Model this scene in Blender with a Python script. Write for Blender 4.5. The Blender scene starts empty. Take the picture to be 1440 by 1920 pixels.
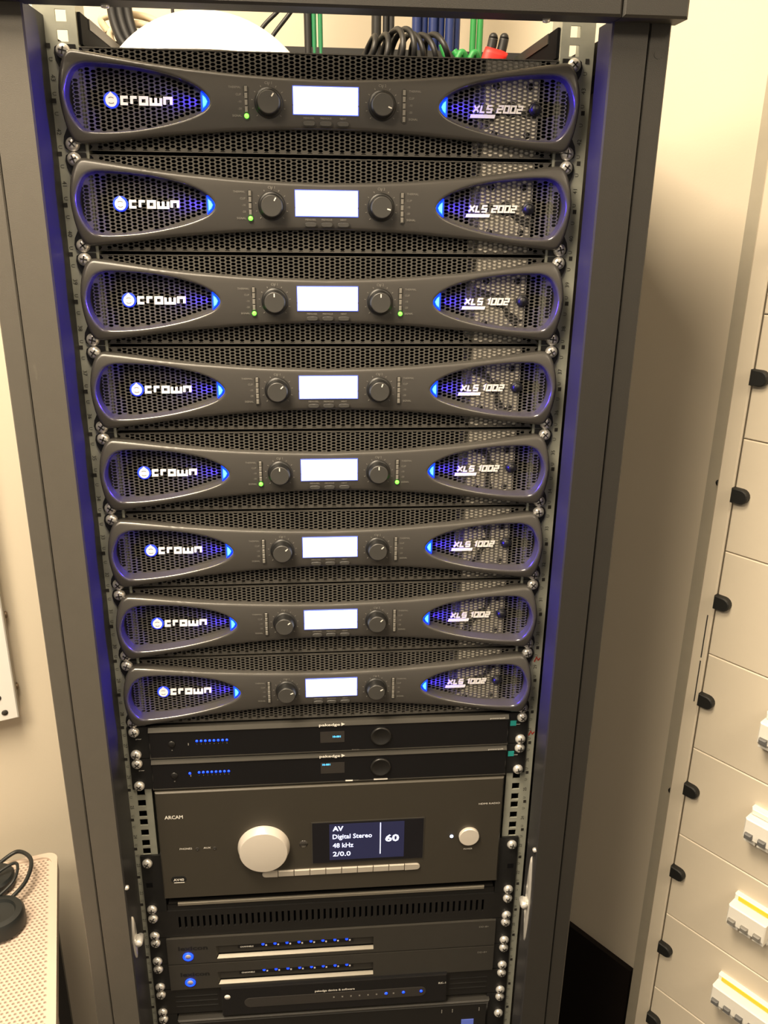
import bpy, bmesh, math, random
from mathutils import Vector, Matrix
from mathutils.geometry import delaunay_2d_cdt

random.seed(7)
SC = bpy.context.scene
COL = SC.collection
FLOOR = -1950.0            # mm; z = 0 is the top edge of the uppermost amplifier
U = 44.45


def W(x, y, z):
    """rack millimetres -> world metres (floor at z = 0)"""
    return Vector((x * .001, y * .001, (z - FLOOR) * .001))


# ------------------------------------------------------------------ camera
cam_d = bpy.data.cameras.new('camera')
cam = bpy.data.objects.new('camera', cam_d)
COL.objects.link(cam)
ya, pi_, ro = -0.0911200402, -0.347140999, -0.0135748585
Mz = Matrix.Rotation(ya, 3, 'Z') @ Matrix.Rotation(pi_, 3, 'X') @ Matrix.Rotation(ro, 3, 'Y')
r_, f_, u_ = Mz.col[0], Mz.col[1], Mz.col[2]
rot = Matrix((r_, u_, -f_)).transposed()
cam.matrix_world = Matrix.Translation(W(-19.43, -865.26, -133.81)) @ rot.to_4x4()
cam_d.sensor_fit = 'VERTICAL'
cam_d.sensor_height = 36.0
cam_d.lens = 1576.287 / 1920 * 36.0
cam_d.clip_start = .01
SC.camera = cam

# ------------------------------------------------------------------ world, lights, exposure
SC.view_settings.view_transform = 'Standard'
SC.view_settings.look = 'None'
SC.view_settings.gamma = 1.0
SC.view_settings.use_curve_mapping = False
SC.view_settings.exposure = 0.0
world = bpy.data.worlds.new('world')
SC.world = world
world.use_nodes = True
wb = world.node_tree.nodes['Background']
wb.inputs[0].default_value = (1.0, .88, .72, 1)
wb.inputs[1].default_value = .28


def area(name, loc, target, size, power, color):
    d = bpy.data.lights.new(name, 'AREA')
    d.shape = 'SQUARE'
    d.size = size
    d.energy = power
    d.color = color
    o = bpy.data.objects.new(name, d)
    COL.objects.link(o)
    o.location = W(*loc)
    o.rotation_euler = (W(*target) - W(*loc)).to_track_quat('-Z', 'Y').to_euler()
    return o


WARM = (1.0, .83, .60)
LAMPS = [((-430, -500, 835), .60, 50.0), ((-950, -1350, 835), .60, 38.0), ((950, -1500, 835), .55, 18.0)]
for lc, sz, pw in LAMPS:
    area('ceiling_lamp_light', lc, (lc[0], lc[1] + 1, 0), sz, pw, WARM)

# ------------------------------------------------------------------ materials
MATS = {}


def mat(name, col, rough=.5, metal=0.0, emit=None, estr=0.0, var=.08, vscale=60.0, bump=0.0, bscale=900.0,
        spec=.5, coat=0.0, scuff=None, trans=0.0):
    if name in MATS:
        return MATS[name]
    m = bpy.data.materials.new(name)
    m.use_nodes = True
    nt = m.node_tree
    b = nt.nodes['Principled BSDF']
    tc = nt.nodes.new('ShaderNodeTexCoord')
    no = nt.nodes.new('ShaderNodeTexNoise')
    no.inputs['Scale'].default_value = vscale
    no.inputs['Detail'].default_value = 4
    nt.links.new(tc.outputs['Object'], no.inputs['Vector'])
    mx = nt.nodes.new('ShaderNodeMix')
    mx.data_type = 'RGBA'
    a = [max(0, c * (1 - var)) for c in col]
    z = [min(1, c * (1 + var)) for c in col]
    mx.inputs[6].default_value = (*a, 1)
    mx.inputs[7].default_value = (*z, 1)
    nt.links.new(no.outputs['Fac'], mx.inputs[0])
    out = mx.outputs[2]
    if scuff:
        n2 = nt.nodes.new('ShaderNodeTexNoise')
        n2.inputs['Scale'].default_value = scuff[1]
        n2.inputs['Detail'].default_value = 6
        n2.inputs['Roughness'].default_value = .65
        mp = nt.nodes.new('ShaderNodeMapping')
        mp.inputs['Scale'].default_value = (1, 1, .35)
        nt.links.new(tc.outputs['Object'], mp.inputs[0])
        nt.links.new(mp.outputs[0], n2.inputs['Vector'])
        rp = nt.nodes.new('ShaderNodeValToRGB')
        rp.color_ramp.elements[0].position = scuff[2]
        rp.color_ramp.elements[1].position = scuff[2] + .1
        rp.color_ramp.elements[1].color = (scuff[3],) * 3 + (1,)
        nt.links.new(n2.outputs['Fac'], rp.inputs[0])
        m2 = nt.nodes.new('ShaderNodeMix')
        m2.data_type = 'RGBA'
        nt.links.new(rp.outputs[0], m2.inputs[0])
        nt.links.new(out, m2.inputs[6])
        m2.inputs[7].default_value = (*scuff[0], 1)
        out = m2.outputs[2]
    nt.links.new(out, b.inputs['Base Color'])
    b.inputs['Roughness'].default_value = rough
    b.inputs['Metallic'].default_value = metal
    b.inputs['Specular IOR Level'].default_value = spec
    b.inputs['Coat Weight'].default_value = coat
    b.inputs['Coat Roughness'].default_value = .08
    b.inputs['Transmission Weight'].default_value = trans
    if emit:
        b.inputs['Emission Color'].default_value = (*emit, 1)
        b.inputs['Emission Strength'].default_value = estr
    if bump:
        n3 = nt.nodes.new('ShaderNodeTexNoise')
        n3.inputs['Scale'].default_value = bscale
        n3.inputs['Detail'].default_value = 3
        nt.links.new(tc.outputs['Object'], n3.inputs['Vector'])
        bp = nt.nodes.new('ShaderNodeBump')
        bp.inputs['Strength'].default_value = bump
        bp.inputs['Distance'].default_value = .0006
        nt.links.new(n3.outputs['Fac'], bp.inputs['Height'])
        nt.links.new(bp.outputs[0], b.inputs['Normal'])
    MATS[name] = m
    return m


mat('wall_paint', (.72, .645, .52), .7, var=.02, vscale=3, bump=.15, bscale=350, spec=.3)
mat('ceiling_paint', (.85, .8, .72), .8, var=.02)
mat('floor_dark', (.05, .042, .036), .6, var=.2, vscale=20)
mat('dark_wall_panel', (.009, .006, .005), .7, var=.1, spec=.2)
mat('powder_black', (.028, .026, .023), .48, bump=.35, bscale=1500, var=.05)
mat('powder_inner', (.030, .029, .030), .45, bump=.2, bscale=1500)
mat('powder_black_lit_worn', (.094, .085, .072), .48, bump=.35, bscale=1500, var=.06, scuff=((.34, .31, .26), 9.0, .61, .6))  # scuffs are wear; the lighter base paints in stronger light on the left
mat('inner_black', (.012, .012, .012), .6)
mat('zinc', (.46, .47, .40), .45, metal=.35, var=.15, vscale=90)
mat('chrome', (.90, .88, .84), .24, metal=.6, var=.05)
mat('slot_dark', (.03, .028, .025), .5)
mat('bezel_grey', (.058, .054, .050), .30, bump=.05, bscale=2500, var=.05, spec=.55)
mat('bezel_edge', (.06, .057, .052), .17, var=.03, spec=1.0)
mat('mesh_black', (.085, .080, .072), .38, var=.1, spec=.5)
mat('chassis_dark', (.005, .005, .006), .8, spec=.1)
mat('ear_black', (.009, .009, .009), .45)
mat('lcd_white', (.8, .84, 1), .4, emit=(.84, .88, 1.0), estr=2.6)
mat('lcd_edge', (.1, .15, .9), .4, emit=(.10, .16, 1.0), estr=.9)
mat('led_blue', (.02, .1, 1), .3, emit=(.001, .022, 1.0), estr=4.0)
mat('led_blue_core', (.2, .5, 1), .3, emit=(.015, .20, 1.0), estr=5.0)
mat('led_blue_dim', (.02, .08, .9), .3, emit=(.02, .04, 1.0), estr=1.0)
mat('led_green', (.1, 1, .05), .3, emit=(.12, 1.0, .04), estr=4.0)
mat('led_off', (.20, .19, .17), .35)
mat('knob_black', (.009, .009, .009), .4, spec=.5)
mat('knob_face', (.052, .050, .047), .45)
mat('print_grey', (.23, .22, .20), .6)
mat('print_white', (.85, .82, .76), .4)
mat('logo_white', (.92, .90, .86), .3, emit=(1, .95, .9), estr=.25)
mat('fan_pale', (.92, .86, .75), .5)
mat('fan_dark', (.02, .02, .02), .5)
mat('gloss_black', (.008, .008, .009), .09, spec=.6)
mat('satin_black', (.011, .0105, .010), .38)
mat('trim_grey', (.07, .066, .058), .3, metal=.4)
mat('teal_sticker', (.02, .32, .30), .5)
mat('cyan_text', (.1, .5, 1), .4, emit=(.08, .50, 1.0), estr=1.6)
mat('lcd_dark', (.035, .032, .03), .15)
mat('arcam_panel', (.052, .046, .036), .42, metal=.25, bump=.12, bscale=3000, var=.04)
mat('arcam_knob', (.78, .72, .64), .38, metal=.35, var=.02)
mat('arcam_key', (.50, .46, .40), .4, metal=.3)
mat('arcam_glass', (.010, .010, .013), .08)
mat('oled_on', (.012, .012, .03), .3, emit=(.10, .11, .30), estr=.14)
mat('oled_text', (.7, .75, 1), .4, emit=(.60, .66, 1.0), estr=1.5)
mat('led_white_blue', (.6, .7, 1), .3, emit=(.55, .65, 1.0), estr=4.0)
mat('lexicon_grey', (.044, .041, .036), .40, metal=.2)
mat('lip_bright', (.24, .22, .18), .4, metal=.3)
mat('lip_lit', (.17, .155, .125), .42, metal=.3)  # lighter than the faceplate: light on the slope put into the colour
mat('deboss_dark', (.006, .006, .006), .6)
mat('blue_label', (.13, .20, .80), .5)
mat('badge_white', (.95, .92, .86), .3)
mat('white_plastic', (.88, .87, .84), .4, var=.01)
mat('cable_black', (.008, .008, .009), .5)
mat('cable_green', (.014, .17, .065), .5)
mat('cable_bright_green', (.02, .23, .05), .5)
mat('cable_blue', (.008, .022, .12), .5)
mat('cable_beige', (.55, .45, .30), .55)
mat('red_tape', (.90, .02, .015), .5)
mat('cabinet_flange_shaded', (.42, .38, .30), .5)  # darker than the frame: shadow on the flange put into its colour
mat('cabinet_white', (.69, .615, .495), .45, var=.02)
mat('breaker_white', (.86, .83, .76), .4, var=.02)
mat('yellow_strip', (.85, .60, .03), .5)
mat('switch_grey', (.12, .12, .12), .5)
mat('black_knob', (.008, .008, .007), .6)
mat('table_white', (.57, .465, .385), .5, var=.03)
mat('table_hole', (.25, .19, .15), .7)
mat('leg_dark', (.05, .045, .04), .5)
mat('headphone_black', (.012, .014, .014), .45)
mat('screw_brown', (.25, .19, .13), .4, metal=.7)
mat('lamp_frame', (.8, .8, .8), .5)
mat('lamp_diffuser', (1, .9, .75), .5, emit=WARM, estr=6.0)
mat('red_mark', (.35, .03, .02), .6)


# ------------------------------------------------------------------ mesh builder
class MB:
    def __init__(self):
        self.v = []
        self.f = []
        self.m = []
        self.s = []

    def quad(self, *p, m=0, s=False):
        n = len(self.v)
        self.v += [tuple(q) for q in p]
        self.f.append(tuple(range(n, n + len(p))))
        self.m.append(m)
        self.s.append(s)

    def box(self, x0, x1, y0, y1, z0, z1, m=0, bev=0.0, skip=''):
        x0, x1 = min(x0, x1), max(x0, x1)
        y0, y1 = min(y0, y1), max(y0, y1)
        z0, z1 = min(z0, z1), max(z0, z1)
        n = len(self.v)
        if bev <= 0:
            self.v += [(x, y, z) for z in (z0, z1) for y in (y0, y1) for x in (x0, x1)]
            fs = {'-z': (0, 2, 3, 1), '+z': (4, 5, 7, 6), '-y': (0, 1, 5, 4), '+y': (2, 6, 7, 3), '-x': (0, 4, 6, 2),
                  '+x': (1, 3, 7, 5)}
            for k, q in fs.items():
                if k in skip.split():
                    continue
                self.f.append(tuple(n + i for i in q))
                self.m.append(m)
                self.s.append(False)
        else:
            # front (-y) face bevelled box
            b = bev
            ring = lambda d, y: [(x0 + d, y, z0 + d), (x1 - d, y, z0 + d), (x1 - d, y, z1 - d), (x0 + d, y, z1 - d)]
            self.v += ring(0, y1) + ring(0, y0 + b) + ring(b, y0)
            for r in range(2):
                for i in range(4):
                    j = (i + 1) % 4
                    self.f.append((n + r * 4 + i, n + r * 4 + j, n + r * 4 + 4 + j, n + r * 4 + 4 + i))
                    self.m.append(m)
                    self.s.append(False)
            self.f.append((n + 8, n + 9, n + 10, n + 11))
            self.f.append((n + 3, n + 2, n + 1, n + 0))
            self.m += [m, m]
            self.s += [False, False]
        return self

    def lathe(self, cx, cz, prof, seg=32, m=0, s=True, ax='y'):
        """profile [(r, y)] spun about an axis through (cx, cz); ax 'y' or 'z' (then cx, cz are x, y and prof is r, z)"""
        n = len(self.v)
        for r, h in prof:
            for i in range(seg):
                a = 2 * math.pi * i / seg
                if ax == 'y':
                    self.v.append((cx + r * math.cos(a), h, cz + r * math.sin(a)))
                else:
                    self.v.append((cx + r * math.cos(a), cz + r * math.sin(a), h))
        for k in range(len(prof) - 1):
            for i in range(seg):
                j = (i + 1) % seg
                q = (n + k * seg + i, n + k * seg + j, n + (k + 1) * seg + j, n + (k + 1) * seg + i)
                self.f.append(q)
                self.m.append(m)
                self.s.append(s)
        for k in (0, len(prof) - 1):
            if prof[k][0] > 1e-6:
                self.f.append(tuple(n + k * seg + i for i in range(seg)))
                self.m.append(m)
                self.s.append(False)
        return self

    def tube(self, path, r, seg=10, m=0, closed=False):
        n = len(self.v)
        P = [Vector(p) for p in path]
        L = len(P)
        prev = None
        for i, p in enumerate(P):
            if closed:
                t = P[(i + 1) % L] - P[i - 1]
            else:
                t = P[min(i + 1, L - 1)] - P[max(i - 1, 0)]
            t.normalize()
            if prev is None:
                a = Vector((0, 0, 1)) if abs(t.z) < .9 else Vector((1, 0, 0))
            else:
                a = prev
            b = t.cross(a).normalized()
            a = b.cross(t).normalized()
            prev = a
            rr = r[i] if isinstance(r, (list, tuple)) else r
            for k in range(seg):
                an = 2 * math.pi * k / seg
                self.v.append(tuple(p + (a * math.cos(an) + b * math.sin(an)) * rr))
        for i in range(L if closed else L - 1):
            i2 = (i + 1) % L
            for k in range(seg):
                k2 = (k + 1) % seg
                self.f.append((n + i * seg + k, n + i * seg + k2, n + i2 * seg + k2, n + i2 * seg + k))
                self.m.append(m)
                self.s.append(True)
        if not closed:
            self.f.append(tuple(n + k for k in range(seg)))
            self.f.append(tuple(n + (L - 1) * seg + k for k in range(seg)))
            self.m += [m, m]
            self.s += [False, False]
        return self

    def prism(self, poly, y0, y1, m=0, bev=0.0):
        """closed polygon [(x, z)] extruded from y1 (back) to y0 (front); bev shrinks the front face a little"""
        n = len(self.v)
        k = len(poly)
        cx = sum(p[0] for p in poly) / k
        cz = sum(p[1] for p in poly) / k
        self.v += [(x, y1, z) for x, z in poly]
        self.v += [(x, y0 + bev, z) for x, z in poly]
        rings = 2
        if bev:
            self.v += [(cx + (x - cx) * (1 - bev / max(1e-3, math.hypot(x - cx, z - cz))),
                        y0, cz + (z - cz) * (1 - bev / max(1e-3, math.hypot(x - cx, z - cz)))) for x, z in poly]
            rings = 3
        for r in range(rings - 1):
            for i in range(k):
                j = (i + 1) % k
                self.f.append((n + r * k + i, n + r * k + j, n + r * k + k + j, n + r * k + k + i))
                self.m.append(m)
                self.s.append(False)
        self.f.append(tuple(n + (rings - 1) * k + i for i in range(k)))
        self.f.append(tuple(n + i for i in range(k)))
        self.m += [m, m]
        self.s += [False, False]
        return self

    def strokes(self, lines, t, y0, y1, m=0):
        """mitred polylines in the x-z plane, width t, from y1 (back) to y0 (front)"""
        for ln in lines:
            closed = ln[0] == ln[-1] and len(ln) > 2
            pts = [Vector(p) for p in (ln[:-1] if closed else ln)]
            k = len(pts)
            lt, rt = [], []
            for i, p in enumerate(pts):
                dn = []
                if closed or i > 0:
                    dn.append((p - pts[i - 1]).normalized())
                if closed or i < k - 1:
                    dn.append((pts[(i + 1) % k] - p).normalized())
                nrm = [Vector((-d.y, d.x)) for d in dn]
                a = sum(nrm, Vector((0, 0)))
                if a.length < 1e-4:
                    a = nrm[0]
                a.normalize()
                w = t / 2 / max(.45, a.dot(nrm[0]))
                lt.append(p + a * w)
                rt.append(p - a * w)
            for i in range(k if closed else k - 1):
                j = (i + 1) % k
                c = [lt[i], rt[i], rt[j], lt[j]]
                n = len(self.v)
                self.v += [(q.x, y0, q.y) for q in c] + [(q.x, y1, q.y) for q in c]
                for fc in ((0, 1, 2, 3), (0, 3, 7, 4), (1, 5, 6, 2), (0, 4, 5, 1), (3, 2, 6, 7)):
                    self.f.append(tuple(n + q for q in fc))
                    self.m.append(m)
                    self.s.append(False)
        return self

    def add_text(self, s, x, z, h, y, m=0, align='LEFT', rot=0.0, width=None, bold=0.0):
        vs, fs, w = text_geo(s, bold)
        if not vs:
            return self
        sc = h / .73
        sx = sc if width is None else width / max(1e-6, w)
        tw = w * sx
        ox = {'LEFT': 0, 'CENTER': -tw / 2, 'RIGHT': -tw}[align]
        n = len(self.v)
        c, sn = math.cos(rot), math.sin(rot)
        for a, b in vs:
            px, pz = a * sx + ox, b * sc
            self.v.append((x + px * c - pz * sn, y, z + px * sn + pz * c))
        for q in fs:
            self.f.append(tuple(n + i for i in q))
            self.m.append(m)
            self.s.append(False)
        return self

    def xform(self, fn):
        self.v = [tuple(fn(Vector(p))) for p in self.v]
        return self

    def mesh(self, name, mats, fix=True, sharp=None):
        me = bpy.data.meshes.new(name)
        me.from_pydata([(x * .001, y * .001, z * .001) for x, y, z in self.v], [], self.f)
        for mm in (mats if isinstance(mats, (list, tuple)) else [mats]):
            me.materials.append(MATS[mm])
        for p, mi, s in zip(me.polygons, self.m, self.s):
            p.material_index = mi
            p.use_smooth = s
        me.update()
        if fix:
            bm = bmesh.new()
            bm.from_mesh(me)
            bmesh.ops.recalc_face_normals(bm, faces=bm.faces)
            bm.to_mesh(me)
            bm.free()
        if sharp:
            me.set_sharp_from_angle(angle=sharp)
        return me

    def build(self, name, mats, parent=None, loc=None, **k):
        return obj(name, self.mesh(name, mats, **k), parent, loc)


def obj(name, me, parent=None, loc=None):
    o = bpy.data.objects.new(name, me)
    COL.objects.link(o)
    if parent is not None:
        o.parent = parent
    if loc is not None:
        o.location = loc if parent is None else Vector(loc) * .001
    return o


TXT = {}


def text_geo(s, bold=0.0):
    if (s, bold) in TXT:
        return TXT[(s, bold)]
    cu = bpy.data.curves.new('txt', 'FONT')
    cu.body = s
    cu.resolution_u = 2
    cu.offset = bold
    o = bpy.data.objects.new('txt', cu)
    COL.objects.link(o)
    bpy.context.view_layer.update()
    dg = bpy.context.evaluated_depsgraph_get()
    me = bpy.data.meshes.new_from_object(o.evaluated_get(dg))
    vs = [(v.co.x, v.co.y) for v in me.vertices]
    fs = [tuple(p.vertices) for p in me.polygons]
    x0 = min((v[0] for v in vs), default=0)
    w = max((v[0] for v in vs), default=0) - x0
    vs = [(a - x0, b) for a, b in vs]
    bpy.data.objects.remove(o)
    bpy.data.curves.remove(cu)
    bpy.data.meshes.remove(me)
    TXT[(s, bold)] = (vs, fs, w)
    return TXT[(s, bold)]


def tag(o, label=None, cat=None, group=None, kind=None):
    if label:
        o['label'] = label
    if cat:
        o['category'] = cat
    if group:
        o['group'] = group
    if kind:
        o['kind'] = kind
    return o


def thing(name, label, cat, loc, group=None, rz=0.0):
    o = bpy.data.objects.new(name, None)
    COL.objects.link(o)
    o.empty_display_size = .02
    o.location = W(*loc)
    o.rotation_euler = (0, 0, rz)
    return tag(o, label, cat, group)


def copy_tree(src, parent=None):
    c = src.copy()
    COL.objects.link(c)
    c.parent = parent
    for ch in list(src.children):
        copy_tree(ch, c)
    return c


def catmull(pts, n, closed=False):
    P = [Vector(p) for p in pts]
    L = len(P)
    out = []
    for i in range(L if closed else L - 1):
        if closed:
            a, b, c, d = P[i - 1], P[i], P[(i + 1) % L], P[(i + 2) % L]
        else:
            a, b, c, d = P[max(i - 1, 0)], P[i], P[i + 1], P[min(i + 2, L - 1)]
        for k in range(n):
            t = k / n
            out.append(.5 * ((2 * b) + (c - a) * t + (2 * a - 5 * b + 4 * c - d) * t * t + (3 * b - a - 3 * c + d) * t ** 3))
    if not closed:
        out.append(P[-1])
    return out


def interp(tab, x):
    for (x0, y0), (x1, y1) in zip(tab, tab[1:]):
        if x <= x1:
            return y0 + (y1 - y0) * (x - x0) / (x1 - x0)
    return tab[-1][1]


def inside(poly, x, z):
    c = False
    j = len(poly) - 1
    for i in range(len(poly)):
        xi, zi = poly[i][0], poly[i][1]
        xj, zj = poly[j][0], poly[j][1]
        if (zi > z) != (zj > z) and x < (xj - xi) * (z - zi) / (zj - zi) + xi:
            c = not c
        j = i
    return c


def offset(poly, d):
    """move a closed loop of 2D vectors along its left-hand normals by d"""
    L = len(poly)
    out = []
    for i in range(L):
        t = (poly[(i + 1) % L] - poly[i - 1]).normalized()
        out.append(poly[i] + Vector((-t.y, t.x)) * d)
    return out


def resample(poly, step):
    L = len(poly)
    segs = [(poly[(i + 1) % L] - poly[i]).length for i in range(L)]
    tot = sum(segs)
    n = max(8, int(round(tot / step)))
    out = []
    i = 0
    acc = 0
    for k in range(n):
        t = k * tot / n
        while acc + segs[i] < t:
            acc += segs[i]
            i += 1
        out.append(poly[i].lerp(poly[(i + 1) % L], (t - acc) / segs[i]))
    return out


# ================================================================== THE ROOM
SR, CR = math.sin(math.radians(36)), math.cos(math.radians(36))
PR0 = Vector((502, 140))            # a point on the right wall, its direction runs away to the left
DR = Vector((-SR, CR))
PL0 = Vector((-466, 270))           # a point on the left wall, its direction runs away to the right
DL = Vector((math.sin(math.radians(68)), math.cos(math.radians(68))))
CORNER = Vector((209.2, 542.8))
ZC = 850


def wall(name, p, q, thick_dir, z0, z1, material, kind='structure'):
    b = MB()
    t = thick_dir * 80
    lo, hi = z0 - FLOOR, z1 - FLOOR
    P = [p, q, q + t, p + t]
    n = len(b.v)
    b.v += [(a.x, a.y, lo) for a in P] + [(a.x, a.y, hi) for a in P]
    for fc in ((0, 1, 5, 4), (1, 2, 6, 5), (2, 3, 7, 6), (3, 0, 4, 7), (4, 5, 6, 7), (3, 2, 1, 0)):
        b.f.append(fc)
        b.m.append(0)
        b.s.append(False)
    return tag(b.build(name, material), kind=kind)


NR = Vector((-CR, -SR))             # right wall normal, into the room
NL = Vector((DL.y, -DL.x))          # left wall normal, into the room
wall('wall_right', CORNER, CORNER - DR * 3000, -NR, FLOOR, ZC, 'wall_paint')
wall('wall_left', CORNER, CORNER - DL * 3000, -NL, FLOOR, ZC, 'wall_paint')
b = MB()
b.box(-3200, 3200, -3600, 1200, -60, 0)
tag(b.build('floor', 'floor_dark'), kind='structure')
b = MB()
b.box(-3200, 3200, -3600, 1200, ZC - FLOOR, ZC - FLOOR + 60)
tag(b.build('ceiling', 'ceiling_paint'), kind='structure')
# dark facing on the lower right wall, left of the distribution cabinet
wd = tag(wall('trim_1', CORNER - DR * 60 + NR * 10, PR0 + DR * 6 + NR * 10, -NR * .12, FLOOR, -1312, 'dark_wall_panel'),
         kind='structure')


# ================================================================== RACK CABINET
rack = thing('rack_cabinet', 'tall black metal equipment rack holding the amplifiers, standing in the corner', 'rack',
             (0, 160, FLOOR))


def rk(b, name, mats, parent=rack, **k):
    """a part given in rack millimetres, put under the rack empty"""
    b.xform(lambda p: Vector((p.x, p.y - 160, p.z - FLOOR)))
    return b.build(name, mats, parent, **k)


ZT, ZB = 22, FLOOR + 60
for s in (-1, 1):
    post_mat = 'powder_black_lit_worn' if s < 0 else 'powder_black'  # left: scuffed, and base colour lightened for the light falling there
    b = MB()      # front post: face, inner return, inner back lip
    back = 4 if s < 0 else -20
    prof = [(247.5, back), (247.5, -56.5), (249, -58), (280, -58), (280, -40), (252, -40), (252, back)]
    n = len(prof)
    for z in (ZB, ZT):
        b.v += [(s * x, y, z) for x, y in prof]
    for i in range(n):
        j = (i + 1) % n
        b.f.append((i, j, n + j, n + i))
        b.m.append(0)
        b.s.append(False)
    b.f += [tuple(range(n)), tuple(range(n, 2 * n))]
    b.m += [0, 0]
    b.s += [False, False]
    b.m[0] = 1
    b.m[1] = 1
    rk(b, 'front_post', [post_mat, 'powder_inner'])
    b = MB()
    b.box(s * 281.8, s * 301, -56, -30, ZB, ZT, bev=1.2)
    b.box(s * 298, s * 301, -30, 328, ZB, ZT)
    sp = rk(b, 'side_panel', post_mat)
    b = MB()
    b.lathe(s * 291, -4, [(3.2, -56.4), (3.2, -56.2)], 16)
    rk(b, 'panel_hole', 'slot_dark', rack)
    # vertical rail: flange with three square holes per unit, inner lip going back
    b = MB()
    y0 = 2.0
    xin, xout = s * 219.5, s * (256 if s < 0 else 251.5)
    h = 4.75
    hx0, hx1 = s * 232.55 - h * s, s * 232.55 + h * s
    zs = []
    for k in range(-1, 41):
        for d in (6.35, 22.22, 38.1):
            zs.append(-(k * U + d))
    ztop = U + .1
    zc = ztop
    b.quad((hx1, y0, ztop), (xout, y0, ztop), (xout, y0, ZB), (hx1, y0, ZB))
    b.quad((xin, y0, ztop), (hx0, y0, ztop), (hx0, y0, ZB), (xin, y0, ZB))
    for z in zs:
        b.quad((hx0, y0, zc), (hx1, y0, zc), (hx1, y0, z + h), (hx0, y0, z + h))
        for (xa, za, xb, zb) in ((hx0, z + h, hx1, z + h), (hx1, z + h, hx1, z - h), (hx1, z - h, hx0, z - h), (hx0, z - h, hx0, z + h)):
            b.quad((xa, y0, za), (xb, y0, zb), (xb, y0 + 2, zb), (xa, y0 + 2, za))
        zc = z - h
    b.quad((hx0, y0, zc), (hx1, y0, zc), (hx1, y0, ZB), (hx0, y0, ZB))
    b.quad((xin, y0, ztop), (xin, y0, ZB), (xin, y0 + 34, ZB), (xin, y0 + 34, ztop))
    b.quad((xout, y0, ztop), (xout, y0, ZB), (xout, y0 + 60, ZB), (xout, y0 + 60, ztop))
    b.quad((xin, y0 + 34, ztop), (xin, y0 + 34, ZB), (xin + s * 8, y0 + 34, ZB), (xin + s * 8, y0 + 34, ztop))
    rail = rk(b, 'mounting_rail', 'zinc', fix=False)
    b = MB()
    for k in range(0, 30):
        z = -(k + .62) * U
        b.add_text('U', s * 246.5, z + 15, 3.6, 1.7, rot=math.pi / 2 * s, align='CENTER')
        b.add_text('%d' % (43 - k), s * 246.5, z, 4.2, 1.7, rot=math.pi / 2 * s, align='CENTER')
        b.add_text('U', s * 246.5, z - 13, 3.6, 1.7, rot=math.pi / 2 * s, align='CENTER')
        b.box(s * 244, s * 247.5, 1.6, 1.9, -(k + .02) * U - 3, -(k + .02) * U + 1)
    rk(b, 'rail_numbers', 'slot_dark', rail, fix=False)
    # rear post
    b = MB()
    b.box(s * 262, s * 298, 290, 328, ZB, ZT)
    rk(b, 'rear_post', 'inner_black')
    b = MB()
    b.box(s * 258, s * 298, -40, 328, -12, 17)
    rk(b, 'depth_beam', 'inner_black')
    b = MB()
    b.box(s * 216.5, s * 219, 6, 280, .4, 26)
    sb = rk(b, 'side_baffle', 'chassis_dark')
    b = MB()
    b.box(s * 215.5, s * 228, 36, 280, 17, 26)
    rk(b, 'baffle_flange', 'powder_black', sb)
    # top cover corner piece
    b = MB()
    b.box(s * 249, s * 306, -78, -50, 20, 92, bev=2)
    rk(b, 'top_corner', 'powder_black')
# door latch keepers on the inner faces of the front posts
for s, z, hh in ((1, -962, 70), (-1, -986, 34)):
    b = MB()
    n = 18
    ring = []
    for i in range(n):
        a = 2 * math.pi * i / n
        c, sn = math.cos(a), math.sin(a)
        ring.append((-44 + 7.5 * math.copysign(abs(c) ** 1.6, c), z + hh * sn))
    for x, k in ((247.6, 1.0), (245.6, .96), (244.6, .6)):
        b.v += [(s * x, -44 + (y + 44) * k, z + (zz - z) * k) for y, zz in ring]
    for q in range(2):
        for i in range(n):
            j = (i + 1) % n
            b.f.append((q * n + i, q * n + j, q * n + n + j, q * n + n + i))
            b.m.append(0)
            b.s.append(True)
    b.f.append(tuple(2 * n + i for i in range(n)))
    b.m.append(0)
    b.s.append(False)
    lt = rk(b, 'latch_keeper', 'chrome')
    b = MB()
    b.lathe(s * 241, z - 4, [(4.8, -38), (4.8, -50), (3.4, -52), (0, -52.4)], 14)
    b.box(s * 241, s * 246, -49, -40, z - 9, z + 1)
    rk(b, 'latch_bolt', 'chrome', lt)
    b = MB()
    b.lathe(s * 246.6, z + 88, [(3.0, -53), (3.0, -55.6), (1.6, -57), (0, -57.2)], 12)
    rk(b, 'latch_screw', 'chrome')
for zz, xx in ((-640, 246.5), (-744, 247)):
    b = MB()
    b.strokes([[(xx - 3.5, zz - 3), (xx - 1, zz + 3), (xx + 1, zz - 1), (xx + 3.5, zz + 2)]], 1.2, 1.5, 1.9)
    rk(b, 'red_mark', 'red_mark')
b = MB()
b.box(-248.2, 248.2, -78, -50, 20, 92, bev=2)
rk(b, 'top_cover', 'powder_black')
b = MB()
b.box(-298, 298, 298, 328, 20, 50)
rk(b, 'rear_beam', 'inner_black')
b = MB()
b.box(-300, 300, -58, 328, FLOOR, ZB, bev=2)
rk(b, 'plinth', 'powder_black')
b = MB()
b.lathe(188, 18.6, [(3, -66), (3, -64.8), (0, -64.8)], 12, ax='y')
b.xform(lambda p: Vector((p.x, p.y, p.z)))
# (two small screws showing under the front beam)
for x in (-181, 188):
    b2 = MB()
    b2.lathe(x, -60, [(3.6, 20), (3.2, 17.5), (0, 16.6)], 12, ax='z')
    rk(b2, 'beam_screw', 'chrome')

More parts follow.
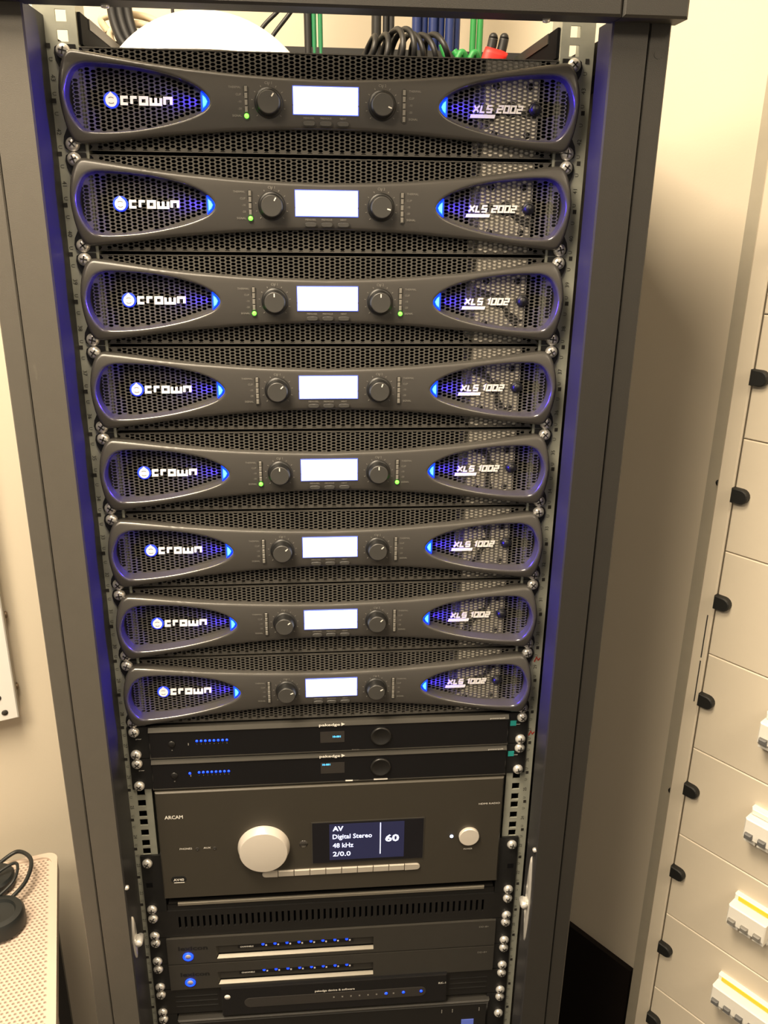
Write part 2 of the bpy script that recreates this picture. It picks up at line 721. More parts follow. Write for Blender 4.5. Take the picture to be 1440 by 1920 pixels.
# ------------------------------------------------------------------ shared rack screw
b = MB()
b.lathe(0, 0, [(6.4, 0), (6.4, -1.4), (5.9, -2.8), (4.6, -4.4), (2.6, -5.3), (0, -5.5)], 20)
b.box(-3.4, 3.4, -5.7, -4.6, -.65, .65, m=1)
b.box(-.65, .65, -5.7, -4.6, -3.4, 3.4, m=1)
SCREW = b.mesh('screw', ['chrome', 'slot_dark'])


def screw(parent, x, y, z):
    o = obj('screw', SCREW, parent, (x, y, z))
    o.rotation_euler = (random.uniform(-.08, .08), random.uniform(0, 1.5), random.uniform(-.08, .08))
    return o


# ================================================================== AMPLIFIERS
TOPZ = [(0, -23.4), (40, -22.4), (65, -21.4), (90, -20.0), (107, -18.6), (125, -17.2), (145, -15.2), (165, -12.8),
        (186, -9.9), (206, -7.0), (222, -5.0)]
BOTZ = [(0, -66.6), (40, -67.2), (90, -69.7), (110, -71.4), (134, -73.3), (156, -75.4), (190, -79.6), (220, -82.8)]
SIDE = [(222, -5.0), (227, -6.2), (231.5, -12), (235.2, -24.5), (236.8, -40), (235.8, -56), (233.2, -71), (229.5, -80), (225, -82.8), (220, -82.8)]
OVAL = [(106, -44.6), (107.6, -40.8), (113.5, -35.1), (125, -29.2), (141.4, -24.0), (163.3, -19.8), (185, -17.5),
        (201.4, -16.6), (214, -16.9), (222.8, -21), (228.3, -30.5), (230.9, -41), (229.9, -51.5), (226.8, -60.6),
        (222.3, -67.8), (216.5, -71.6), (201, -72.2), (178.4, -70.4), (155.6, -66.7), (132.5, -61.1), (115, -54.4), (107.7, -48.6)]


def ybase(x, z=-44.6):
    return -5.4 - 12.5 * (x / 230.0) ** 2 + 6.3 * ((z + 44.6) / 38.0) ** 2


right_side = [Vector((x, z)) for x, z in SIDE]
left_side = [Vector((-x, z)) for x, z in reversed(SIDE)]
outline = []
N = 60
for i in range(N + 1):                     # top, left to right
    x = -222 + 444 * i / N
    outline.append(Vector((x, interp(TOPZ, abs(x)))))
outline += catmull(right_side, 4)[1:-1]
for i in range(N + 1):
    x = 220 - 440 * i / N
    outline.append(Vector((x, interp(BOTZ, abs(x)))))
outline += catmull(left_side, 4)[1:-1]
outline = resample(outline, 3.2)           # clockwise in x-z
ovR = resample(catmull([Vector(p) for p in OVAL], 8, True), 2.4)
ovL = [Vector((-p.x, p.y)) for p in reversed(ovR)]


def signed(poly):
    return sum(a.x * b_.y - b_.x * a.y for a, b_ in zip(poly, poly[1:] + poly[:1]))


def orient(poly, ccw=True):
    return poly if (signed(poly) > 0) == ccw else list(reversed(poly))


outline = orient(outline)
ovR, ovL = orient(ovR), orient(ovL)


def bezel_mesh():
    verts2, yoff, edges = [], [], []

    def ring(poly, y, con=False):
        n = len(verts2)
        for p in poly:
            verts2.append(Vector(p))
            yoff.append(y)
        if con:
            for i in range(len(poly)):
                edges.append((n + i, n + (i + 1) % len(poly)))
        return list(range(n, n + len(poly)))

    R = 4.0
    ro_ = ring(outline, R, True)
    for d in (.6, 1.6, 2.8, 4.0):
        ring(offset(outline, d), R - math.sqrt(max(0, R * R - (R - d) ** 2)))
    rims = []
    R2 = 3.0
    for ov in (ovL, ovR):
        rims.append(ring(ov, R2 * .8, True))
        for d in (.5, 1.3, 2.2, 3.0):
            ring(offset(ov, -d), (R2 - math.sqrt(max(0, R2 * R2 - (R2 - d) ** 2))) * .8)
    in_out = offset(outline, 5.2)
    oo = [offset(ov, -4.2) for ov in (ovL, ovR)]
    x = -232
    while x < 233:
        z = -82
        while z < -4:
            if inside(in_out, x, z) and not any(inside(o, x, z) for o in oo):
                verts2.append(Vector((x, z)))
                yoff.append(0)
            z += 6
        x += 7
    vo, eo, fo, ov_, oe_, of_ = delaunay_2d_cdt(verts2, edges, [], 0, 1e-4)
    B = MB()
    idx = {}
    for i, p in enumerate(vo):
        src = ov_[i][0] if ov_[i] else None
        y = yoff[src] if src is not None else 0
        B.v.append((p.x, ybase(p.x, p.y) + y, p.y))
        for q in ov_[i]:
            idx[q] = i
    for f in fo:
        c = (vo[f[0]] + vo[f[1]] + vo[f[2]]) / 3
        if inside(outline, c.x, c.y) and not inside(ovL, c.x, c.y) and not inside(ovR, c.x, c.y):
            B.f.append(tuple(f))
            edge = all(ov_[q] and yoff[ov_[q][0]] > .25 for q in f)
            B.m.append(1 if edge else 0)
            B.s.append(True)
    # outer wall back to the mesh plane
    for rim, poly, inset, yb, steps in ((ro_, outline, .4, 3.0, 1), (rims[0], ovL, 1.2, 2.7, 4), (rims[1], ovR, 1.2, 2.7, 4)):
        prev = [idx[i] for i in rim]
        sgn = 1
        for st in range(1, steps + 1):
            t = st / steps
            pts = offset(poly, sgn * inset * t ** 1.6)
            n = len(B.v)
            for p0, p in zip(poly, pts):
                yf = ybase(p0.x, p0.y) + (R if poly is outline else R2 * .8)
                B.v.append((p.x, yf + (yb - yf) * t, p.y))
            L = len(pts)
            for i in range(L):
                j = (i + 1) % L
                B.f.append((prev[i], prev[j], n + j, n + i))
                B.m.append(0)
                B.s.append(True)
            prev = [n + i for i in range(L)]
    return B.mesh('bezel', ['bezel_grey', 'bezel_edge'], sharp=math.radians(50))


BEZEL = bezel_mesh()


def grille_mesh():
    B = MB()
    a, bb = 5.1, 3.3
    de = a / 6
    y0, y1 = 3.0, 4.0
    hexv = [(a / 2 + de, 0), (a / 2 - de, bb / 2), (-(a / 2 - de), bb / 2), (-(a / 2 + de), 0), (-(a / 2 - de), -bb / 2), (a / 2 - de, -bb / 2)]
    ovi = [offset(o, 2.0) for o in (ovL, ovR)]
    nc = int(229 / a)

    def yy(x, bend):
        return y0 - 8 * (max(0.0, abs(x) - 207) / 22) ** 1.2 if bend else y0

    for c in range(-nc, nc + 1):
        x = c * a
        k = 0
        z = -3.2 - (bb / 2 if c % 2 else 0)
        while z > -86:
            top = z > interp(TOPZ, abs(x)) - 2
            bot = z < interp(BOTZ, abs(x)) + 2
            ok = (top and abs(x) < 213) or (bot and abs(x) < 213)
            for o in ovi:
                if inside(o, x, z):
                    ok = True
            bend = not (top or bot)
            if abs(x) < (229 if bend else 217):
                pts = [(x + px, z + pz) for px, pz in hexv]
                if ok and -85.5 < z:
                    hol = [(x + px * .69, z + pz * .79) for px, pz in hexv]
                    P = [(p[0], yy(p[0], bend), p[1]) for p in pts]
                    Hh = [(p[0], yy(p[0], bend), p[1]) for p in hol]
                    Hb = [(p[0], yy(p[0], bend) + 1, p[1]) for p in hol]
                    for i in range(6):
                        j = (i + 1) % 6
                        B.quad(P[i], P[j], Hh[j], Hh[i])
                        B.quad(Hh[i], Hh[j], Hb[j], Hb[i])
                else:
                    B.quad(*[(p[0], yy(p[0], bend), p[1]) for p in pts])
            z -= bb
    # sheet margins
    B.box(-219, 219, y0 - .3, y0 + 9, -1.7, -2.6)
    B.box(-219, 219, y0 - .3, y0 + 9, -86.4, -87.4)
    return B.mesh('grille', 'mesh_black', fix=False)


GRILLE = grille_mesh()

# squared stroke lettering
GL = {'c': (.78, [[(.78, 1), (0, 1), (0, 0), (.78, 0)]]),
      'r': (.62, [[(0, 0), (0, 1), (.66, 1)]]),
      'o': (.86, [[(0, 0), (0, 1), (.86, 1), (.86, 0), (0, 0)]]),
      'w': (1.3, [[(0, 1), (0, 0), (1.3, 0), (1.3, 1)], [(.65, 0), (.65, 1)]]),
      'n': (.86, [[(0, 0), (0, 1), (.86, 1), (.86, 0)]]),
      'X': (1.0, [[(0, 0), (1, 1)], [(0, 1), (1, 0)]]),
      'L': (.75, [[(0, 1), (0, 0), (.75, 0)]]),
      'S': (.85, [[(.9, 1), (.05, 1), (0, .5), (.85, .5), (.85, 0), (0, 0)]]),
      '2': (.85, [[(0, 1), (.85, 1), (.85, .5), (0, .5), (0, 0), (.85, 0)]]),
      '0': (.85, [[(0, 0), (0, 1), (.85, 1), (.85, 0), (0, 0)]]),
      '1': (.38, [[(-.05, .78), (.3, 1), (.3, 0)]]),
      ' ': (.35, [])}


def letters(B, s, x0, x1, z0, h, t, y0, y1, slant=0.0, gap=.42, m=0):
    tot = sum(GL[c][0] for c in s) + gap * (len(s) - 1)
    k = (x1 - x0 - t - slant * h) / tot
    x = x0 + t / 2
    for c in s:
        w, lines = GL[c]
        for ln in lines:
            B.strokes([[(x + px * k + slant * pz * h, z0 + t / 2 + pz * (h - t)) for px, pz in ln]], t, y0, y1, m)
        x += (w + gap) * k
    return B


def make_lettering_parts(model):
    B = MB()
    letters(B, 'XLS ' + model, 138.5, 187.5 if model[0] == '2' else 186, -48.2, 7.2, 1.6, 1.2, 2.8, slant=.16)
    me1 = B.mesh('model_badge', 'badge_white')
    B = MB()
    B.prism([(136.5, -52.6), (160, -52.6), (161, -49.4), (137.4, -49.4)], 1.4, 2.8)
    me2 = B.mesh('badge_bar', 'badge_white')
    return me1, me2


BADGE = {m: make_lettering_parts(m) for m in ('2002', '1002')}
B = MB()
letters(B, 'crown', -187, -140, -48.6, 7.8, 2.35, 1.0, 2.8, slant=.03, gap=.5)
CROWN = B.mesh('logo_lettering', 'logo_white')
B = MB()
em = []
for i in range(28):
    a = 2 * math.pi * i / 28 + math.pi / 2
    r = 5.4 + (1.9 if i == 0 else .6 if i in (1, 27) else 0)
    em.append((-195 + r * math.cos(a) * .95, -44.8 + r * math.sin(a)))
B.prism(em, 1.0, 2.8)
for zz in (-43.2, -46.6):
    arc = [(-195 + 2.2 * math.cos(t), zz + (1 if zz > -45 else -1) * .9 * math.sin(t)) for t in [math.pi * q / 8 for q in range(9)]]
    B.strokes([arc], .7, .9, 1.0, m=1)
EMBLEM = B.mesh('logo_emblem', ['logo_white', 'led_off'])
B = MB()
B.lathe(-195, -44.6, [(7.0, 2.9), (7.0, 2.0), (5.2, 2.0), (5.2, 2.9)], 28)
EMRING = B.mesh('emblem_glow_ring', 'led_blue_dim')


def tip_mesh(s):
    B = MB()
    top = [(106.6, -44.6), (107.8, -41.6), (110, -38.8), (113.6, -36.2)]
    bot = [(113.6, -53.0), (110, -50.4), (107.8, -47.6)]
    B.prism([(s * x, z) for x, z in top + bot], -4.6, 2.8, bev=1.2)
    B.prism([(s * x, z) for x, z in ((108, -44.6), (109.6, -41.4), (112, -39.4), (112, -49.8), (109.6, -47.8))], -5.4, -4.5, m=1, bev=.6)
    return B.mesh('accent_light', ['led_blue', 'led_blue_core'])


TIPS = {s: tip_mesh(s) for s in (-1, 1)}


def knob_mesh(s):
    B = MB()
    x = s * 52.3
    B.lathe(x, -44.6, [(13.2, -4.5), (13.2, -6.2), (12.4, -7.2), (11.3, -7.6), (10.6, -14.6), (9.8, -16.0)], 40)
    B.lathe(x, -44.6, [(9.8, -16.0), (9.2, -16.5), (0, -16.5)], 40, m=1)
    return B.mesh('level_knob', ['knob_black', 'knob_face'], sharp=math.radians(35))


KNOB = {s: knob_mesh(s) for s in (-1, 1)}
B = MB()
B.box(-.55, .55, -.25, 0, 5.2, 8.6)
POINTER = B.mesh('pointer', 'print_white')


def meter_slot(s):
    B = MB()
    x = s * 72.7
    pts = []
    for i in range(9):
        a = math.pi * i / 8
        pts.append((x + 2.6 * math.cos(a), -32.6 + 2.4 * math.sin(a)))
    for i in range(9):
        a = math.pi + math.pi * i / 8
        pts.append((x + 2.6 * math.cos(a), -57.2 + 2.4 * math.sin(a)))
    B.prism(pts, -6.6, -4.0)
    return B.mesh('level_meter', 'slot_dark')


METER = {s: meter_slot(s) for s in (-1, 1)}
B = MB()
B.box(-1.3, 1.3, -.9, 0, -2.35, 2.35, bev=.3)
SEG_OFF = B.mesh('meter_segment', 'led_off')
B = MB()
B.lathe(0, 0, [(2.1, 0), (2.1, -1.0), (1.4, -1.6), (0, -1.8)], 16)
SEG_ON = B.mesh('meter_segment', 'led_green')


def panel_print():
    B = MB()
    y = lambda x: ybase(x) - .15
    for s in (-1, 1):
        for i, w in enumerate(('THERMAL', 'CLIP', '-10', '-20', 'SIGNAL')):
            xx = s * (77 if s > 0 else 77)
            B.add_text(w, xx, -33.2 - i * 5.9, 1.9, y(80), align='LEFT' if s > 0 else 'RIGHT')
        B.add_text('CH 1' if s < 0 else 'CH 2', s * 52.3, -29.2, 2.4, y(52) - .1, align='CENTER')
        for i in range(11):
            a = math.radians(225 - 27 * i)
            c, sn = math.cos(a), math.sin(a)
            x, z = s * 52.3 + 15.2 * c, -44.6 + 15.2 * sn
            B.strokes([[(x - .7 * c, z - .7 * sn), (x + .7 * c, z + .7 * sn)]], .55, y(x), y(x) + .1)
    for x, w in ((-15.5, 'MENU/SEL'), (0, 'PREVIOUS'), (16, 'NEXT')):
        B.add_text(w, x, -57.3, 1.7, y(0) - .05, align='CENTER')
    return B.mesh('panel_lettering', 'print_grey', fix=False)


PRINT = panel_print()
B = MB()
ell = [(5.6 * math.cos(2 * math.pi * i / 24), 2.0 * math.sin(2 * math.pi * i / 24)) for i in range(24)]
sq = []
for i in range(24):
    a = 2 * math.pi * i / 24
    c, sn = math.cos(a), math.sin(a)
    sq.append((5.6 * math.copysign(abs(c) ** .6, c), 2.1 * math.copysign(abs(sn) ** .7, sn)))
B.prism([(x * 1.13, z * 1.28) for x, z in sq], -5.3, -4.0, m=1)
B.prism(sq, -6.3, -5.0, m=0, bev=.5)
MENU = B.mesh('menu_button', ['knob_face', 'slot_dark'])
B = MB()
B.box(-29.6, 29.6, -6.0, -4, -53.1, -30.5)
LCD = B.mesh('display', 'lcd_white')
B = MB()
B.box(-30.4, 30.4, -5.6, -4, -53.9, -29.7)
LCDE = B.mesh('display_edge', 'lcd_edge')
B = MB()
B.lathe(199, -44, [(6.2, 2.9), (6.2, 1.6), (5.2, .8), (4.6, .9), (4.4, -1.0), (3.2, -2.2), (0, -2.7)], 24)
PBTN = B.mesh('power_button', 'knob_black')
B = MB()
B.box(-218, 218, 11, 268, -88.2, -.7, skip='-y')
CHASSIS = B.mesh('chassis', 'chassis_dark')


def ear_mesh(s):
    B = MB()
    pts = [(s * 222, -.6), (s * 236, -.6), (s * 240, -3), (s * 241, -8), (s * 240, -14), (s * 236, -22), (s * 236, -68),
           (s * 240, -76), (s * 241, -82), (s * 240, -86), (s * 236, -88.2), (s * 222, -88.2)]
    B.prism(pts, -.5, 2)
    return B.mesh('rack_ear', 'ear_black')


EAR = {s: ear_mesh(s) for s in (-1, 1)}
B = MB()
B.box(152, 203, 4.7, 7, -86, -3)
B.box(150.5, 152, 4.3, 60, -86, -3)
FANPLATE = B.mesh('fan_frame', 'fan_pale')
B = MB()
B.lathe(0, 0, [(7, 5), (7, 4.6), (6, 4.25), (0, 4.2)], 20)
FANHUB = B.mesh('fan_rotor', 'fan_dark')
B = MB()
pts = []
for r, w in ((6, .30), (16, .22), (25, .19), (31, .15)):
    pts.append((r * math.cos(r * .012 - w), r * math.sin(r * .012 - w)))
for r, w in ((31, .15), (25, .19), (16, .22), (6, .30)):
    pts.append((r * math.cos(r * .012 + w), r * math.sin(r * .012 + w)))
B.prism(pts, 4.3, 4.6)
BLADE = B.mesh('fan_blade', 'fan_dark')
B = MB()
B.lathe(0, 0, [(3.4, 4.8), (3.4, 4.3), (0, 4.2)], 12)
FANBOLT = B.mesh('fan_bolt', 'fan_dark')

AMPS = [  # model, pointer angles left/right, green left/right, label
    ('2002', 35, 112, 1, 0, 'topmost of the eight black power amplifiers, white dome resting on it'),
    ('2002', 30, 105, 1, 0, 'second power amplifier from the top of the rack, left meter lit green'),
    ('1002', 0, 0, 1, 1, 'third power amplifier from the top, both meters lit green, knobs pointing up'),
    ('1002', 45, 20, 0, 0, 'fourth power amplifier from the top, its meters unlit'),
    ('1002', 0, 0, 1, 1, 'fifth power amplifier from the top, both meters lit green'),
    ('1002', 45, 45, 0, 0, 'sixth power amplifier from the top, third above the flat black units'),
    ('1002', 50, 45, 0, 0, 'seventh power amplifier from the top, second lowest of the eight'),
    ('1002', 65, 60, 0, 0, 'lowest of the eight power amplifiers, right above the flat black units')]
base_amp = None


def blue_spot(parent, s):
    d = bpy.data.lights.new('accent_led', 'SPOT')
    d.energy = 1.4
    d.color = (.035, .012, 1.0)
    d.spot_size = math.radians(70)
    d.spot_blend = 1.0
    d.shadow_soft_size = .003
    o = bpy.data.objects.new('accent_led', d)
    COL.objects.link(o)
    o.parent = parent
    o.location = (s * .1150, .0012, -.0446)
    o.rotation_euler = Vector((s * 1, -.16, 0)).to_track_quat('-Z', 'Y').to_euler()


for k, (model, pa, pb, ga, gb, lab) in enumerate(AMPS):
    amp = thing('power_amplifier', lab, 'amplifier', (0, 0, -k * 88.9), 'power amplifiers in the rack')
    obj('chassis', CHASSIS, amp)
    obj('bezel', BEZEL, amp)
    obj('grille', GRILLE, amp)
    obj('fan_frame', FANPLATE, amp)
    fr = obj('fan_rotor', FANHUB, amp, (177, 0, -44.5))
    for q in range(2):
        bd = obj('fan_blade', BLADE, fr)
        bd.rotation_euler = (0, .45 + k * .37 + q * 2.6, 0)
    for bx, bz in ((-16, 20), (16, 20), (-16, -22), (16, -22)):
        obj('fan_bolt', FANBOLT, amp, (177 + bx, 0, -44.5 + bz))
    for s in (-1, 1):
        obj('rack_ear', EAR[s], amp)
        tip = obj('accent_light', TIPS[s], amp)
        tip['label'] = 'glowing blue accent light at the tip of the oval'
        blue_spot(amp, s)
        kb = obj('level_knob', KNOB[s], amp)
        p = obj('pointer', POINTER, kb, (s * 52.3, -16.5, -44.6))
        p.rotation_euler = (0, math.radians(pa if s < 0 else pb), 0)
        mt = obj('level_meter', METER[s], amp)
        lit = ga if s < 0 else gb
        for q in range(5):
            on = lit and q == 4
            obj('meter_segment', SEG_ON if on else SEG_OFF, mt, (s * 72.7, -6.6, -33.6 - q * 5.6))
        for zz in (-6.35, -82.55):
            screw(amp, s * 232.55, -.5, zz)
    obj('logo_lettering', CROWN, amp)
    e = obj('logo_emblem', EMBLEM, amp)
    obj('emblem_glow_ring', EMRING, e)
    obj('model_badge', BADGE[model][0], amp)
    obj('badge_bar', BADGE[model][1], amp)
    obj('power_button', PBTN, amp)
    obj('panel_lettering', PRINT, amp)
    ed = obj('display_edge', LCDE, amp)
    dsp = obj('display', LCD, ed)
    dsp['label'] = 'bright bluish white backlit display'
    for x in (-15.5, 0, 16):
        obj('menu_button', MENU, amp, (x, 0, -61.2))

# ================================================================== TWO FLAT POWER UNITS


def ears(parent, z0, z1, y0=-1.0, x0=214.0, notch=0.0, material='ear_black'):
    for s in (-1, 1):
        b = MB()
        b.box(s * x0, s * 241, y0, 2, z0, z1)
        b.build('rack_ear', material, parent)


LEDB = None
B = MB()
B.lathe(0, 0, [(1.5, 0), (1.5, -.5), (.9, -1), (0, -1.1)], 12)
BLUEDOT = B.mesh('indicator_led', 'led_blue')

for k in range(2):
    zt = -16 * U - k * U        # top of the unit
    dv = thing('rack_power_unit', ['upper of the two flat glossy black rack units with a row of eight blue lights',
                                   'lower flat glossy black rack unit with nine blue lights, above the AV processor'][k],
               'power unit', (0, 0, zt), 'flat black power units')
    ears(dv, -.6, -43.8)
    b = MB()
    b.box(-214, 214, 2, 300, -43.4, -1.2)
    b.build('body', 'satin_black', dv)
    b = MB()
    b.box(-215.5, 215.5, -5, 2, -41.5, -5.6, bev=.6)
    b.build('faceplate', 'gloss_black', dv)
    b = MB()      # sloping satin strip along the top and thin bright edge along the bottom
    b.quad((-215.5, -3, -.8), (215.5, -3, -.8), (215.5, -6.2, -5.6), (-215.5, -6.2, -5.6))
    b.quad((-215.5, -6.2, -5.6), (215.5, -6.2, -5.6), (215.5, -4.8, -6.6), (-215.5, -4.8, -6.6))
    b.box(-215.5, 215.5, -3, 2, -5.6, -.8)
    b.build('top_trim', 'trim_grey', dv, fix=False)
    b = MB()
    b.box(-216, 216, -5.6, 2, -42.6, -41.4)
    b.build('bottom_trim', 'trim_grey', dv)
    b = MB()
    b.add_text('pakedge', -15.3, -4.8, 3.6, -6.7, width=25, bold=.02)
    b.v += [(11.2, -6.7, -5.4), (15.6, -6.7, -3), (11.2, -6.7, -.6)]
    n = len(b.v)
    b.f.append((n - 3, n - 2, n - 1))
    b.m.append(0)
    b.s.append(False)
    b.build('lettering', 'print_white', dv, fix=False).location = (0, -.0004, 0)
    b = MB()
    b.add_text('powerpak', 192, -4.4, 2.0, -6.4, width=19)
    b.build('model_print', 'print_white', dv, fix=False)
    b = MB()
    b.lathe(-189.5, -22.5, [(4.2, -4.9), (4.2, -5.9), (3.4, -6.6), (0, -6.8)], 20)
    b.build('power_button', 'satin_black', dv)
    b = MB()
    b.add_text('o', -189.6, -32, 2.2, -5.2, align='CENTER', bold=.02)
    b.box(-170.6, -169.6, -5.25, -5.1, -25.4, -22.2)
    for i in range(8):
        b.add_text(str(i + 1), -160 + 5.03 * i, -24.6, 1.5, -5.2, align='CENTER')
    b.add_text('Energy', 24, -40.9, 1.3, -5.8, width=9)
    if k == 1:
        pass
    b.build('panel_print', 'print_grey', dv, fix=False)
    if k == 1:
        for xa, xb in ((51, 68), (16, 25)):
            b = MB()
            b.box(xa, xb, -5.95, -5.5, -41.7, -40.2)
            b.build('label_strip', 'print_white', dv)
    for i in range(8):
        obj('indicator_led', BLUEDOT, dv, (-160 + 5.03 * i, -5, -19.8))
    if k == 1:
        obj('indicator_led', BLUEDOT, dv, (-171, -5, -20.6))
    b = MB()
    b.box(-14, 15, -5.3, -4, -29.4, -14)
    w = b.build('display', 'lcd_dark', dv)
    b = MB()
    b.add_text('10-001' if k == 0 else '10-001', 1 if k == 0 else -12, -22.4 if k == 0 else -17.6, 2.6, -5.5, width=9.5, bold=.03)
    b.build('readout', 'cyan_text', w, fix=False)
    b = MB()
    b.lathe(59.2, -22.6, [(12.6, -4.8), (12.6, -7), (11.6, -8.2), (10.4, -8.0), (9.8, -7.4), (0, -7.2)], 36)
    b.build('dial', 'satin_black', dv)
    b = MB()
    b.box(218.5, 226, -1.6, -1, -18.5, -11.5)
    b.build('sticker', 'teal_sticker', dv)
    b = MB()
    for s in (-1, 1):
        b.add_text('power', s * 228, -17.4, 1.8, -1.3, align='CENTER')
    b.build('ear_print', 'print_white', dv, fix=False)
    for s in (-1, 1):
        for zz in (-6.35, -38.1):
            screw(dv, s * 232.55, -1, zz)

# ================================================================== AV PROCESSOR
av = thing('av_processor', 'dark bronze AV processor with large silver volume knob and lit screen', 'av processor', (0, 0, -964))
ZA = 964.0
b = MB()
b.box(-214.5, 214.5, -8, 0, 0, 163.5, bev=1.6)
b.build('faceplate', 'arcam_panel', av)
b = MB()
b.box(-212, 212, 0, 300, 1, 162)
b.build('case', 'satin_black', av)
for fx in (-150, 150):
    for fy in (50, 270):
        b = MB()
        b.lathe(fx, fy, [(22, 1), (22, -8), (20, -13.6), (0, -13.6)], 24, ax='z')
        b.build('foot', 'satin_black', av)
zk = -889 + ZA
b = MB()
b.lathe(-86.5, zk, [(32.4, -8), (32.4, -9.5), (31.4, -12), (30.0, -18), (29.2, -19.4), (28.4, -19.6), (0, -19.6)], 72)
b.build('volume_knob', 'arcam_knob', av, sharp=math.radians(40))
b = MB()
b.box(-27, 115.5, -8.8, -7, -919 + ZA, -855 + ZA)
fr = b.build('display_frame', 'trim_grey', av)
b = MB()
b.box(-25.8, 114.3, -9.3, -8, -917.8 + ZA, -856.2 + ZA)
gl = b.build('display_glass', 'arcam_glass', av)
b = MB()
b.box(-4.6, 90, -9.5, -9.2, -914 + ZA, -858.4 + ZA)
b.build('lit_screen', 'oled_on', gl)
b = MB()
z = lambda v: v - 1.6 + ZA
b.add_text('AV', -.4, z(-867), 7.2, -9.7, bold=.03)
b.add_text('Digital Stereo', -.4, z(-879.3), 7.2, -9.7, width=49.5, bold=.012)
b.add_text('48 kHz', -.4, z(-893), 7.2, -9.7, width=26, bold=.012)
b.add_text('2/0.0', -.4, z(-906.4), 7.2, -9.7, width=22.5, bold=.012)
b.add_text('60', 66, z(-887), 10.5, -9.7, width=17.5, bold=.03)
b.box(59.2, 60.3, -9.7, -9.6, z(-906), z(-857.5))
b.build('screen_text', 'oled_text', gl, fix=False)
x0 = -90.4
for i in range(10):
    xa = x0 + i * 20.22 + .35
    xb = x0 + (i + 1) * 20.22 - .35
    b = MB()
    zz0, zz1 = -936 + ZA, -927 + ZA
    if i in (0, 9):
        c = []
        rr = 4.5
        for q in range(9):
            a = math.pi / 2 + math.pi * q / 8
            c.append((xa + rr + rr * math.cos(a), zz0 + rr + rr * math.sin(a)))
        poly = c + [(xb, zz0), (xb, zz1)]
        if i == 9:
            poly = [(xa + xb - px, pz) for px, pz in reversed(poly)]
        b.prism(poly, -10.2, -7.5, bev=.5)
    else:
        b.box(xa, xb, -10.2, -7.5, zz0, zz1, bev=.7)
    b.build('function_key', 'arcam_key', av)
b = MB()
b.lathe(173.4, -887.5 + ZA, [(13, -7.8), (13, -11.4), (12.2, -12.2), (0, -12.4)], 40)
b.build('power_button', 'arcam_knob', av, sharp=math.radians(40))
b = MB()
b.lathe(151.2, -887.3 + ZA, [(2.2, -7.8), (2.2, -8.6), (1.2, -9.4), (0, -9.5)], 16)
b.build('power_led', 'led_white_blue', av)
b = MB()
b.lathe(-37, -887.6 + ZA, [(5.5, -7.8), (5.5, -8.3), (0, -8.4)], 24)
b.build('sensor_window', 'lcd_dark', av)
b = MB()
b.add_text('ARCAM', -205, -839.6 + ZA, 5.2, -8.3, width=22, bold=.015)
b.add_text('HDMI RADIO', 184, -840 + ZA, 2.6, -8.3, width=27)
b.add_text('POWER', 173.4, -909.5 + ZA, 2.4, -8.3, align='CENTER')
b.add_text('PHONES', -190, -887 + ZA, 2.8, -8.3, width=15)
b.add_text('AUX', -161, -887 + ZA, 2.8, -8.3, width=9)
b.build('lettering', 'print_white', av, fix=False)
for x in (-168.6, -147.4):
    b = MB()
    b.lathe(x, -887.4 + ZA, [(2.3, -7.8), (2.3, -8.4), (1.2, -8.5), (1.1, -8.1), (0, -8.1)], 16)
    b.build('jack', 'slot_dark', av)
b = MB()
xa, xb, zz0, zz1 = -204, -185, -938 + ZA, -928 + ZA
poly = []
for cxx, st in ((xa + 5, math.pi / 2), (xb - 5, -math.pi / 2)):
    for q in range(9):
        a = st + math.pi * q / 8
        poly.append((cxx + 5 * math.cos(a), (zz0 + zz1) / 2 + 5 * math.sin(a)))
b.prism(poly, -8.5, -7.5)
pl = b.build('model_plate', 'deboss_dark', av)
b = MB()
b.add_text('AV40', -201, -935 + ZA, 4.0, -8.7, width=13, bold=.01)
b.box(-200.5, -187.5, -8.7, -8.6, zz0 - .2, zz0 + .8)
b.build('model_lettering', 'print_white', pl, fix=False)

# rack shelf that carries it
sh = thing('rack_shelf', 'thin black rack shelf right under the AV processor', 'shelf', (0, 0, -1008))
ZS = 1008.0
b = MB()
b.box(-212, 212, 1, 300, -981 + ZS, -977.8 + ZS)
b.build('tray', 'satin_black', sh)
b = MB()
b.box(-200, 200, -1.5, 1.0, -982.6 + ZS, -977.8 + ZS, bev=.6)
b.build('front_lip', 'lip_bright', sh)
b = MB()
b.box(-214, 214, 1, 3.2, -990.4 + ZS, -982.6 + ZS)
b.build('front_skirt', 'satin_black', sh)
for s in (-1, 1):
    b = MB()
    b.box(s * 217.5, s * 241, -1, 2, -990.4 + ZS, -900.5 + ZS)
    b.box(s * 214.5, s * 217.5, -1, 300, -990.4 + ZS, -900.5 + ZS)
    b.build('rack_ear', 'ear_black', sh)
    b = MB()
    b.box(s * 229, s * 237, -1.3, -.9, -950 + ZS, -943 + ZS)
    b.build('ear_slot', 'chassis_dark', sh)
    screw(sh, s * 232.55, -1, -911 + ZS)
    screw(sh, s * 232.55, -1, -985 + ZS)

